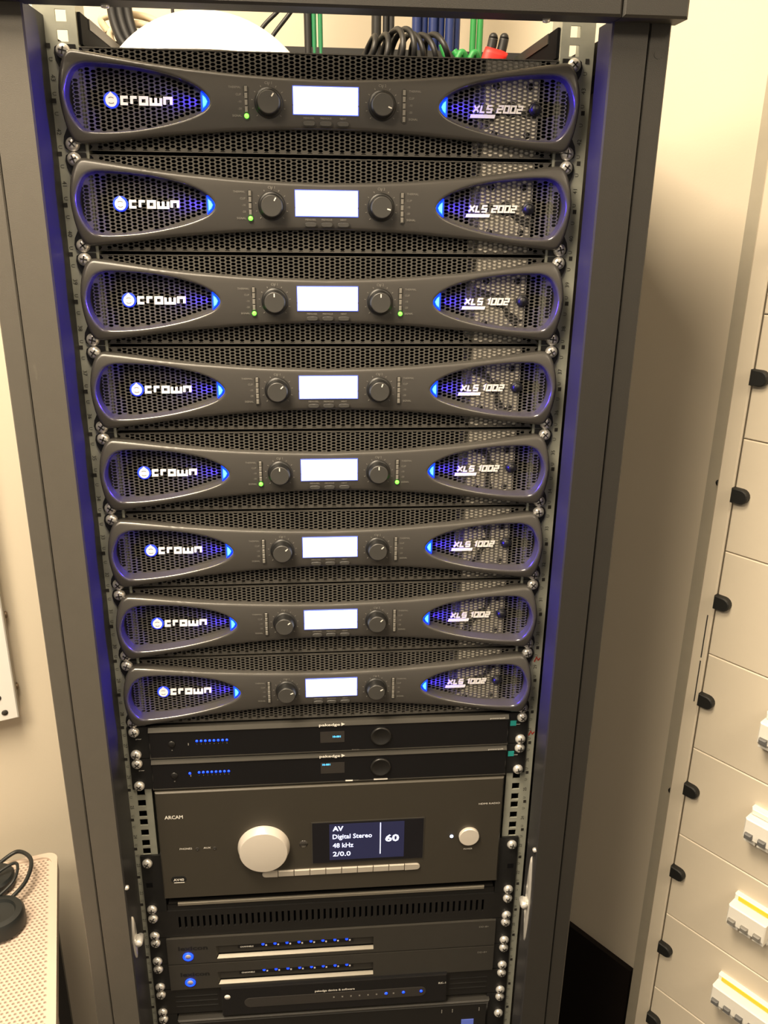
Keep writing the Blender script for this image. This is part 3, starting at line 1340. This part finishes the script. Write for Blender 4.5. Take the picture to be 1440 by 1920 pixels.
# vented panel
vp = thing('vent_panel', 'black slotted vent panel below the AV processor', 'panel', (0, 0, -1034))
ZV = 1034.0
b = MB()
zt, zb, s0, s1 = -990.8 + ZV, -1033.6 + ZV, -1001 + ZV, -1020 + ZV
NS = 52
pitch = 399.0 / (NS - 1)
b.quad((-241, -1, zt), (241, -1, zt), (241, -1, s0), (-241, -1, s0))
b.quad((-241, -1, s1), (241, -1, s1), (241, -1, zb), (-241, -1, zb))
xp = -241
for i in range(NS):
    xc = -199.5 + i * pitch
    b.quad((xp, -1, s0), (xc - 1.5, -1, s0), (xc - 1.5, -1, s1), (xp, -1, s1))
    for xq in (xc - 1.5, xc + 1.5):
        b.quad((xq, -1, s0), (xq, -1, s1), (xq, 1.5, s1), (xq, 1.5, s0))
    b.quad((xc - 1.5, -1, s1), (xc + 1.5, -1, s1), (xc + 1.5, 1.5, s1), (xc - 1.5, 1.5, s1))
    xp = xc + 1.5
b.quad((xp, -1, s0), (241, -1, s0), (241, -1, s1), (xp, -1, s1))
b.quad((-241, -1, zt), (241, -1, zt), (241, 2, zt), (-241, 2, zt))
b.quad((-241, -1, zb), (241, -1, zb), (241, 2, zb), (-241, 2, zb))
b.build('slotted_plate', 'satin_black', vp, fix=False)
b = MB()
b.box(-212, 212, 12, 14, zb, zt)
b.build('backing', 'chassis_dark', vp)
for s in (-1, 1):
    screw(vp, s * 232.55, -1, -1000 + ZV)
    screw(vp, s * 232.55, -1, -1029 + ZV)

# ================================================================== TWO DIGITAL AMPLIFIERS WITH BLUE RINGS
B = MB()
B.lathe(0, 0, [(6.8, 0), (6.8, -1), (5.8, -1.5), (4.6, -1.2), (4.2, 0)], 28)
RING = B.mesh('power_ring', 'led_blue')
B = MB()
B.lathe(0, 0, [(1.9, 0), (1.9, -.6), (1.1, -1.2), (0, -1.3)], 14)
BLUELED = B.mesh('channel_led', 'led_blue')
B = MB()
B.box(-1.1, 1.1, -.3, 0, -1.2, 1.2)
TICK = B.mesh('channel_mark', 'print_white')
for k in range(2):
    zt = -1034.6 - k * 45.2
    dv = thing('digital_amplifier', ['upper dark grey amplifier with blue power ring, under the vent panel',
                                     'lower dark grey amplifier with blue power ring, directly above the small network unit'][k],
               'amplifier', (0, 0, zt - 44.6), 'grey amplifiers with blue rings')
    Z = 44.6
    ears(dv, .3, Z - .3)
    b = MB()
    b.box(-214, 214, 2, 300, .6, Z - .6)
    b.build('body', 'satin_black', dv)
    # faceplate with a long recess
    b = MB()
    xa, xb = -155.5, 53
    za, zb = Z - 37.5, Z - 16.2
    fy = -4
    O = [(-218.5, 1), (218.5, 1), (218.5, Z - .6), (-218.5, Z - .6)]
    I = [(xa, za), (xb, za), (xb, zb), (xa, zb)]
    b.v += [(x, fy, zz) for x, zz in O] + [(x, fy, zz) for x, zz in I] + [(x, 2, zz) for x, zz in O]
    for i in range(4):
        j = (i + 1) % 4
        b.f.append((i, j, 4 + j, 4 + i))
        b.f.append((i, j, 8 + j, 8 + i))
        b.m += [0, 0]
        b.s += [False, False]
    b.quad((xa, fy, zb), (xb, fy, zb), (xb, .5, zb - 1.5), (xa + 3, .5, zb - 1.5))
    b.quad((xa + 3, .5, zb - 1.5), (xb, .5, zb - 1.5), (xb, .5, za + 5), (xa + 3, .5, za + 5))
    b.quad((xa, fy, za), (xa, fy, zb), (xa + 3, .5, zb - 1.5), (xa + 3, .5, za + 5))
    b.quad((xb, fy, za), (xb, fy, zb), (xb, .5, zb - 1.5), (xb, .5, za + 5))
    b.build('faceplate', 'lexicon_grey', dv, fix=False)
    b = MB()      # sloping lower lip of the recess, the light it catches painted in
    b.quad((xa + .8, fy - .2, za), (xb, fy - .2, za), (xb, .4, za + 2.4), (xa + 3, .4, za + 2.4))
    b.quad((xa + .8, fy - .2, za), (xb, fy - .2, za), (xb, fy, za - 1.0), (xa + .8, fy, za - 1.0))
    b.build('recess_lip', 'lip_lit', dv, fix=False)
    b = MB()
    b.box(-127, 25.5, -1.4, .6, Z - 24.6, Z - 16.8)
    wnd = b.build('indicator_window', 'gloss_black', dv)
    for i in range(8):
        x = -94 + i * 15.88
        obj('channel_led', BLUELED, wnd, (x, -1.4, Z - 19.8))
        obj('channel_mark', TICK, wnd, (x + 4.2, -1.4, Z - 22.0))
    b = MB()
    b.add_text('CHANNELS', -124, Z - 23.4, 2.4, -1.7, width=17.5, bold=.03)
    b.build('window_print', 'print_white', wnd, fix=False)
    b = MB()
    b.add_text('lexicon', -204, Z - 20.2, 7.0, -4.25, width=38, bold=.03)
    b.build('logo', 'deboss_dark', dv, fix=False)
    b = MB()
    b.add_text('DD-8+', 196, Z - 11.6, 3.0, -4.25, width=13)
    b.build('model_print', 'print_grey', dv, fix=False)
    obj('power_ring', RING, dv, (-192, -4, Z - 31.0))
    b = MB()
    b.lathe(-192, Z - 31.0, [(4.2, -3.9), (4.0, -5.2), (0, -5.4)], 20)
    b.build('power_button', 'arcam_key', dv)
    for s in (-1, 1):
        screw(dv, s * 232.55, -1, 6.6)
        screw(dv, s * 232.55, -1, 38.0)

# ================================================================== SMALL NETWORK UNIT IN A 1U PANEL
nw = thing('network_unit', 'small glossy black network unit with three blue lights, near the bottom of the rack', 'network unit', (0, 0, -1172))
Z = 1172.0
b = MB()
b.box(-241, 241, -1, 2, -1169 + Z, -1126 + Z)
b.build('mounting_panel', 'satin_black', nw)
b = MB()
b.box(-152, 154.5, -9, 200, -1170.5 + Z, -1121 + Z, bev=1.2)
b.build('case', 'gloss_black', nw)
b = MB()      # long shallow raised window
pts = []
for cxx, st in ((-114, math.pi / 2), (118, -math.pi / 2)):
    for q in range(9):
        a = st + math.pi * q / 8
        pts.append((cxx + 8 * math.cos(a), -1148 + Z + 8 * math.sin(a)))
b.prism(pts, -9.8, -8.8, bev=.5)
b.build('window', 'lcd_dark', nw)
for x in (70.7, 94.5, 119):
    obj('status_led', BLUELED, nw, (x, -9.8, -1147 + Z))
b = MB()
for i in range(8):
    b.box(-2 + i * 11.7, 0 + i * 11.7, -9.95, -9.8, -1149 + Z, -1146.6 + Z)
b.build('unlit_marks', 'print_grey', nw)
b = MB()
b.add_text('pakedge device & software', -26.5, -1137 + Z, 3.6, -9.3, width=54, bold=.01)
b.add_text('RK-1', 143, -1137 + Z, 3.4, -9.3, width=10)
b.build('lettering', 'print_white', nw, fix=False)
b = MB()
b.lathe(-144, -1136 + Z, [(4, -8.9), (4, -9.3), (0, -9.3)], 16)
b.build('round_sticker', 'print_white', nw)
for i, zz in enumerate((-1139, -1148, -1157)):
    for xa, xb in ((-214, -158), (160, 212)):
        b = MB()
        b.box(xa, xb, -1.8, -.8, zz + Z - .7, zz + Z + .7)
        b.build('panel_rib', 'satin_black', nw)
for s in (-1, 1):
    screw(nw, s * 232.55, -1, -1132 + Z)
    screw(nw, s * 232.55, -1, -1163.5 + Z)

# lowest unit in view
lw = thing('rack_switch', 'lowest black rack unit with a blue label, cut by the picture edge', 'rack unit', (0, 0, -1258))
Z = 1258.0
ears(lw, -1257 + Z, -1170.5 + Z)
b = MB()
b.box(-212, 216, -6, 300, -1256.5 + Z, -1180.5 + Z, bev=3)
b.build('body', 'satin_black', lw)
b = MB()
b.box(-213, 217, -7.5, 6, -1181 + Z, -1176 + Z, bev=1.5)
b.build('top_edge', 'powder_black', lw)
b = MB()
b.box(178.5, 196, -6.6, -5.8, -1232 + Z, -1211 + Z)
b.build('blue_label', 'blue_label', lw)
b = MB()
for x in (150, 165, 203):
    b.box(x - .5, x + .5, -6.4, -5.9, -1196 + Z, -1190 + Z)
b.build('panel_marks', 'print_grey', lw)
for s in (-1, 1):
    screw(lw, s * 232.55, -1, -1176.5 + Z)
    screw(lw, s * 232.55, -1, -1208 + Z)

# ================================================================== THINGS ON TOP OF THE AMPLIFIERS
R = 123.0
zc = 56.5 - R
dm = MB()
prof = []
for i in range(15):
    a = math.acos((5 - zc) / R) * (1 - i / 14)
    prof.append((R * math.sin(a), zc + R * math.cos(a)))
dm.lathe(0, 0, [(98, -.6), (101.5, .5), (102.5, 4)] + prof, 64, ax='z')
dome = dm.mesh('dome_shell', 'white_plastic', sharp=math.radians(35))
d0 = thing('ceiling_dome', 'round white plastic dome lying on the topmost amplifier', 'dome', (-121, 152, 0))
obj('dome_shell', dome, d0)
b = MB()
b.lathe(0, 0, [(103.2, 4.6), (104, 5.4), (103.4, 6.4)], 64, ax='z')
b.build('rim', 'trim_grey', d0)


def cable(name, label, pts, r, material, group=None, n=8, cat='cable'):
    path = catmull([Vector(p) for p in pts], n)
    base = Vector(pts[0])
    b = MB()
    b.tube([p - base for p in path], r, 10)
    o = b.build(name, material)
    o.location = W(*base)
    return tag(o, label, cat, group)


def drop(name, label, x, y, r, material, group=None, dx=0, lo=-220):
    return cable(name, label, [(x - dx * .3, y, 640), (x, y, 240), (x + dx * .6, y, 70), (x + dx, y + 4, lo)], r, material, group)


drop('hanging_cable', 'black cable hanging beside the two thin green ones behind the dome', -17.0, 300, 4.6, 'cable_black', dx=5)
for i, x in enumerate((-9.5, -1.8)):
    drop('hanging_cable', ['thin green cable left of its twin, right of the dome', 'thin green cable right of its twin, right of the dome'][i],
         x, 300, 2.9, 'cable_green', 'thin green cables', dx=5)
for i, (x, r) in enumerate(((69.5, 6.0), (81.0, 3.6), (88, 3.6))):
    drop('hanging_cable', ['thickest black cable hanging above the black coil', 'middle one of three black cables above the black coil',
                           'rightmost of three black cables above the black coil'][i], x, 300, r, 'cable_black', 'black cables above the coil')
bl = ['leftmost', 'second from left', 'third from left', 'fourth from left', 'fifth from left', 'rightmost']
for i, x in enumerate((120.5, 130.0, 141.0, 151.0, 162.0, 170.5)):
    drop('hanging_cable', bl[i] + ' cable of the dark blue bundle', x, 312 + (i % 2) * 8, 5.9, 'cable_blue', 'dark blue cable bundle')
for i, x in enumerate((189.5, 198.0)):
    drop('hanging_cable', ['left of the two bright green cables right of the blue bundle', 'right of the two bright green cables right of the blue bundle'][i],
         x, 300, 3.9, 'cable_bright_green', 'bright green cables')
# short thin cables by the dome
cable('thin_cable', 'thin black cable dropping behind the top of the dome', [(-174, 300, 260), (-174.3, 300, 120), (-175, 300, 60)], 2.0, 'cable_black')
cable('thin_cable', 'left of two thin black cables slanting down to the dome', [(-40, 300, 96), (-50.3, 300, 86.8), (-71.4, 300, 66), (-78, 300, 40)], 2.6, 'cable_black', 'slanting thin cables')
cable('thin_cable', 'right of two thin black cables slanting down to the dome', [(-26, 300, 100), (-34.3, 300, 87), (-58.9, 300, 58), (-66, 300, 40)], 2.6, 'cable_black', 'slanting thin cables')
# beige loops at the left
cable('beige_cable', 'upper pale beige cable arching behind the left rail', [(-252, 300, 60), (-258, 300, 74), (-228, 300, 79), (-196, 300, 73), (-172, 300, 52), (-165, 300, 20)], 4.2, 'cable_beige', 'pale beige cables')
cable('beige_cable', 'lower pale beige cable arching behind the left rail', [(-244, 290, 40), (-247, 290, 58), (-222, 290, 67), (-194, 290, 63), (-172, 290, 44), (-166, 290, 15)], 4.2, 'cable_beige', 'pale beige cables')
for i in range(3):
    cable('black_cable', ['leftmost', 'middle', 'rightmost'][i] + ' of three short black cables under the beige ones left of the dome',
          [(-238 + i * 9, 270, 110), (-240 + i * 9, 270, 78), (-234 + i * 9, 268, 52), (-222 + i * 9, 266, 30), (-216 + i * 9, 262, -2)], 5.4, 'cable_black', 'short black cables')
# black coil lying on the amplifier
cl = MB()
path = []
for i in range(7 * 26):
    t = i / 26
    a = 2 * math.pi * t
    q = i / (7 * 26)
    path.append((46 + 84 * q + 7 * math.sin(3 * a * .31), 150 + 34 * math.cos(a) + 14 * math.sin(t * 1.7), 22 + (17 + 6 * math.sin(q * 3.4)) * math.sin(a) * .95))
cl.tube([(x - 90, y - 150, z) for x, y, z in path], 3.1, 8)
o = cl.build('cable_coil', 'cable_black')
o.location = W(90, 150, 0)
tag(o, 'loose coil of black cable lying on the topmost amplifier', 'cable')
for i, (xo, ph) in enumerate(((146, 0), (160, .6))):
    cable('green_loop', ['left green cable loop between the coil and the red tape', 'right green cable loop between the coil and the red tape'][i],
          [(xo - 14, 170, 36 - 6 * i), (xo - 9, 168, 24), (xo, 165, 17), (xo + 7, 165, 28), (xo + 13, 168, 22), (xo + 14, 172, 3)], 3.6, 'cable_bright_green', 'green cable loops')
# two black plugs bound with red tape
pg = thing('taped_plugs', 'two black cable ends bound with red tape on the topmost amplifier', 'plugs', (184, 150, -.5))
for dx in (0, 12):
    b = MB()
    pth = [(dx - 8, 0, 3), (dx - 5, 0, 16), (dx - 1, 0, 30), (dx + 1, 0, 40)]
    b.tube(catmull([Vector(p) for p in pth], 5), 5.2, 14)
    tip = Vector((dx + 1, 0, 40))
    n = len(b.v)
    b.lathe(dx + 1, 0, [(5.2, 40), (4.4, 43.4), (2.6, 45.4), (0, 46)], 14, ax='z')
    b.build('cable_end', 'cable_black', pg)
b = MB()
sec = [(-15, 2, 8), (-10, 15, 8.3), (-6, 25, 8.0)]
ringp = []
for (dx, zz, hw) in ((-11, 4, 1), (-9, 14, 1), (-6, 24, 1), (-4, 29, 1)):
    loop = []
    for q in range(24):
        a = 2 * math.pi * q / 24
        c, sn = math.cos(a), math.sin(a)
        loop.append((dx + 9.5 + 12.6 * math.copysign(abs(c) ** .8, c), 6.6 * sn, zz - .28 * 12 * c))
    ringp.append(loop)
n = len(b.v)
for lp in ringp:
    b.v += lp
for r_i in range(len(ringp) - 1):
    for q in range(24):
        q2 = (q + 1) % 24
        b.f.append((n + r_i * 24 + q, n + r_i * 24 + q2, n + (r_i + 1) * 24 + q2, n + (r_i + 1) * 24 + q))
        b.m.append(0)
        b.s.append(True)
b.f.append(tuple(n + 72 + q for q in range(24)))
b.m.append(0)
b.s.append(False)
b.build('red_tape', 'red_tape', pg)

# ================================================================== DISTRIBUTION CABINET ON THE RIGHT WALL
# local frame: x along the wall toward the viewer (-DR), y out of the wall is -y, z up
CAM = Vector((-19.43, -865.26))


def hit(az_deg, out=0.0, P=PR0, D=DR, Nn=NR):
    """distance along the wall (from P, towards the viewer) where the bearing az meets the plane 'out' mm proud of the wall"""
    a = math.radians(az_deg)
    d = Vector((math.sin(a), math.cos(a)))
    p0 = P + Nn * out
    t = (p0 - CAM).dot(Nn) / d.dot(Nn)
    h = CAM + d * t
    return (h - p0).dot(-D), t


OUT = 24.0
s_back, _ = hit(27.3, 0)
s_fl, dist = hit(27.75, OUT)
s_seam, dist2 = hit(28.85, OUT)
s_knob, dist3 = hit(29.2, OUT + 6)
dbx = thing('distribution_cabinet', 'cream electrical distribution cabinet on the right wall with black latch knobs', 'cabinet',
            (PR0.x - DR.x * s_fl, PR0.y - DR.y * s_fl, FLOOR + 200))
dbx.rotation_euler = (0, 0, math.atan2(-DR.y, -DR.x))
ZD = -(FLOOR + 200)


def db(b, name, m, parent=None, **k):
    b.xform(lambda p: Vector((p.x, p.y, p.z + ZD)))
    return b.build(name, m, parent or dbx, **k)


zhi, zlo = 420, FLOOR + 220
fw = s_seam - s_fl                   # width of the frame strip
WID = 640
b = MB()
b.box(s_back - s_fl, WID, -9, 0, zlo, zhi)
db(b, 'wall_flange', 'cabinet_flange_shaded')
b = MB()
b.box(0, fw - 1.2, -OUT, -8, zlo, zhi, bev=2.0)
frm = db(b, 'frame_stile', 'cabinet_white')
b = MB()
b.box(fw - 1.2, WID - 10, -OUT + 7, -8, zlo, zhi)
db(b, 'back_plate', 'slot_dark')
pitch = .1365 * dist2
zseam0 = -133.8 - .238 * dist2
NP = 12
plates = []
for i in range(-4, 8):
    z1 = zseam0 - i * pitch - .6
    z0 = z1 - pitch + 1.2
    if z0 < zlo:
        continue
    b = MB()
    b.box(fw + 1.2, WID - 14, -OUT, -OUT + 8, z0, z1, bev=1.2)
    plates.append((i, db(b, 'cover_plate', 'cabinet_white'), z0, z1))
zk0 = -133.8 - .306 * dist3
for i in range(-4, 7):
    zz = zk0 - i * .1362 * dist3
    b = MB()
    xk = s_knob - s_fl
    pts = [(xk - 10, zz - 9.5), (xk + 1, zz - 9.5)]
    for q in range(9):
        a = -math.pi / 2 + math.pi * q / 8
        pts.append((xk + 2 + 9.5 * math.cos(a), zz + 9.5 * math.sin(a)))
    pts += [(xk + 1, zz + 9.5), (xk - 10, zz + 9.5)]
    b.prism(pts, -OUT - 9, -OUT + 1, bev=1.5)
    db(b, 'latch_knob', 'black_knob')
for zz in (-133.8 - .485 * dist2 - 8, -133.8 - .548 * dist2 - 8):
    b = MB()
    b.box(fw * .62, fw * .62 + 1.6, -OUT - .2, -OUT + 1, zz - 30, zz + 34)
    db(b, 'frame_slit', 'slot_dark')
for e in (.296, .729):
    b = MB()
    zz = -133.8 - e * dist
    b.lathe(-3.5, zz, [(4.2, -9), (4.2, -13), (2.5, -15), (0, -15)], 14)
    db(b, 'fixing_screw', 'black_knob')


def breaker(bz, x0, n_mod, yellow, label, grp='breakers in the cream cabinet'):
    """a row of breaker modules standing proud of the cover plate, starting x0 mm from the cabinet's left edge"""
    t = thing('circuit_breaker', label, 'breaker', (0, 0, 0), grp)
    t.location = dbx.matrix_basis @ Vector((x0 * .001, -OUT * .001, (bz + ZD) * .001))
    t.rotation_euler = dbx.rotation_euler
    Wd = n_mod * 18
    b = MB()
    b.box(0, Wd, -8, .5, -26, 26, bev=1)
    b.build('base', 'breaker_white', t)
    b = MB()
    b.box(.4, Wd - .4, -24, -6, -13, 17, bev=1.5)
    b.build('body', 'breaker_white', t)
    if yellow:
        b = MB()
        b.box(6, Wd - 1, -9.4, -7.8, 19, 25)
        b.build('yellow_strip', 'yellow_strip', t)
    else:
        b = MB()
        b.box(2, Wd - 2, -12, -7.8, 18, 26.5, bev=1)
        b.build('cover_strip', 'breaker_white', t)
    for i in range(n_mod):
        b = MB()
        b.box(i * 18 + 4, i * 18 + 14, -29, -23, -11, -3, bev=1.5)
        b.build('toggle', 'led_off' if n_mod == 3 else 'switch_grey', t)
        b = MB()
        b.box(i * 18 + 1.2, i * 18 + 16.8, -20, -7, -21, -14, bev=.8)
        b.build('terminal_cover', 'breaker_white', t)
    return t


bus = []
for az, e, nm, ye, lab in ((33.2, .597, 4, False, 'uppermost visible white breaker row, cut by the right picture edge'),
                           (33.45, .737, 4, False, 'white breaker row without a yellow strip, above the yellow ones'),
                           (33.45, .877, 3, True, 'upper of the white breaker rows with a yellow strip'),
                           (33.4, 1.02, 5, True, 'lowest white breaker row with a yellow strip')):
    sx, dd = hit(az, OUT + 10)
    bus.append(breaker(-133.8 - e * dd, sx - s_fl, nm, ye, lab))

# ================================================================== LEFT SIDE
# white metal box on the left wall
aL = math.atan2(DL.y, DL.x)
sL, dL = hit(-21.5, 26, PL0, DL, NL)
pt = PL0 - DL * sL
wbx = thing('wall_box', 'bright white metal box with screws along its side on the left wall', 'wall box', (pt.x, pt.y, -852))
wbx.rotation_euler = (0, 0, aL)
b = MB()
b.box(-320, 0, -26, -1, 0, 520, bev=2)
b.build('front_plate', 'white_plastic', wbx)
b = MB()
b.box(-318, 2.2, -12, 0, -1, 518)
b.build('back_tray', 'cabinet_white', wbx)
for zz in (42, 160, 258, 356, 454):
    b = MB()
    b.lathe(0, 0, [(5.4, 0), (5.2, 2.4), (3.2, 4), (0, 4.3)], 14, ax='z')
    o = b.build('side_screw', 'screw_brown', wbx, (2.2, -5.5, zz))
    o.rotation_euler = (0, math.pi / 2, 0)
for xx, zz in ((-24, 40), (-18, 14)):
    b = MB()
    b.lathe(xx, zz, [(4.6, -26.2), (4.2, -27), (0, -27.4)], 14)
    b.box(xx - 3.4, xx + 3.4, -27.6, -27, zz - .6, zz + .6, m=1)
    b.build('front_screw', ['trim_grey', 'slot_dark'], wbx)

# perforated white side table, turned a little
TZ = -1077
cr = Vector((-421, 219))               # its rear right corner
ta = math.radians(14.8)
tb = thing('side_table', 'white side table with perforated patterned top beside the rack', 'table', (cr.x, cr.y, FLOOR))
tb.rotation_euler = (0, 0, ta)
H = TZ - FLOOR
WT, DT = 350, 430
b = MB()
pts = []
rad = 16
for cxx, cyy, st in ((-rad, -rad, 0), (-WT + rad, -rad, 90), (-WT + rad, -DT + rad, 180), (-rad, -DT + rad, 270)):
    for q in range(9):
        a = math.radians(st + q * 90 / 8)
        pts.append((cxx + rad * math.cos(a), cyy + rad * math.sin(a)))


def slab(b, pts, z0, z1, bev=0.0, m=0):
    n = len(b.v)
    k = len(pts)
    cx_ = sum(p[0] for p in pts) / k
    cy_ = sum(p[1] for p in pts) / k
    b.v += [(x, y, z0) for x, y in pts] + [(x, y, z1) for x, y in pts]
    for i in range(k):
        j = (i + 1) % k
        b.f.append((i + n, j + n, n + k + j, n + k + i))
        b.m.append(m)
        b.s.append(False)
    b.f += [tuple(n + i for i in range(k)), tuple(n + k + i for i in range(k))]
    b.m += [m, m]
    b.s += [False, False]


slab(b, pts, H - 24, H - 2)
b.build('table_top', 'table_white', tb)
# raised rim
b = MB()
inn = [(x + (8 if x < -WT / 2 else -8), y + (8 if y < -DT / 2 else -8)) for x, y in pts]
n = len(pts)
b.v += [(x, y, H - 2.2) for x, y in pts] + [(x, y, H + 1) for x, y in pts] + [(x, y, H + 1) for x, y in inn] + [(x, y, H - 2) for x, y in inn]
for r_i in range(3):
    for i in range(n):
        j = (i + 1) % n
        b.f.append((r_i * n + i, r_i * n + j, (r_i + 1) * n + j, (r_i + 1) * n + i))
        b.m.append(0)
        b.s.append(False)
b.build('rim', 'table_white', tb)
# perforation pattern: small hexagonal dimples over the part near the rack
b = MB()
px, py = 6.2, 5.4
row = 0
y = -14
while y > -DT + 12:
    x = -14 - (px / 2 if row % 2 else 0)
    while x > -WT + 14:
        c = [(x + 2.7 * math.cos(math.radians(a)), y + 2.7 * math.sin(math.radians(a))) for a in range(0, 360, 60)]
        i = [(x + 1.8 * math.cos(math.radians(a)), y + 1.8 * math.sin(math.radians(a))) for a in range(0, 360, 60)]
        n = len(b.v)
        b.v += [(p[0], p[1], H - 1.9) for p in c] + [(p[0], p[1], H - 1.3) for p in i]
        for q in range(6):
            q2 = (q + 1) % 6
            b.f.append((n + q, n + q2, n + 6 + q2, n + 6 + q))
            b.m.append(0)
            b.s.append(False)
        b.f.append(tuple(n + 6 + q for q in range(6)))
        b.m.append(1)
        b.s.append(False)
        x -= px
    y -= py
    row += 1
tag(b.build('perforation', ['table_white', 'table_hole'], tb, fix=False), kind='stuff')
for lx, ly in ((-22, -26), (-WT + 22, -26), (-22, -DT + 26), (-WT + 22, -DT + 26)):
    b = MB()
    b.box(lx - 9, lx + 9, ly - 9, ly + 9, 0, H - 23)
    b.build('leg', 'leg_dark', tb)

# black headphones on it
hp = thing('headphones', 'black headphones lying on the white side table, cut by the left edge', 'headphones', (-462, 70, TZ + 1.2))
b = MB()
b.lathe(4, 6, [(30, 0), (33, 3), (33, 20), (30, 25), (22, 26), (20, 22), (0, 21)], 36, ax='z')
b.build('ear_cup', 'headphone_black', hp, sharp=math.radians(35))
b = MB()
b.lathe(-28, 82, [(24, 0), (27, 3), (27, 16), (24, 20), (0, 21)], 30, ax='z')
b.build('ear_cup', 'headphone_black', hp, sharp=math.radians(35))
b = MB()
band = catmull([Vector(p) for p in ((4, 30, 16), (22, 62, 22), (18, 104, 24), (-10, 128, 20), (-34, 108, 14))], 8)
b.tube(band, 3.0, 10)
b.build('headband', 'headphone_black', hp)
b = MB()
cd = catmull([Vector(p) for p in ((-20, 24, 18), (10, 52, 34), (4, 84, 38), (-26, 70, 26), (-30, 40, 20), (-70, 30, 4))], 8)
b.tube(cd, 2.2, 8)
b.build('cord', 'headphone_black', hp)

# ================================================================== CEILING LAMPS (they carry the light set at the top)
for i, (lc, sz, pw) in enumerate(LAMPS):
    lm = thing('ceiling_lamp', ['square ceiling lamp right above the rack', 'square ceiling lamp in front of the rack to the left', 'square ceiling lamp in front of the rack to the right'][i], 'lamp', (lc[0], lc[1], ZC - 12))
    h = sz * 500
    b = MB()
    b.box(-h - 14, h + 14, -h - 14, h + 14, 4, 12)
    b.build('frame', 'lamp_frame', lm)
    b = MB()
    b.box(-h, h, -h, h, 0, 4)
    b.build('diffuser', 'lamp_diffuser', lm)
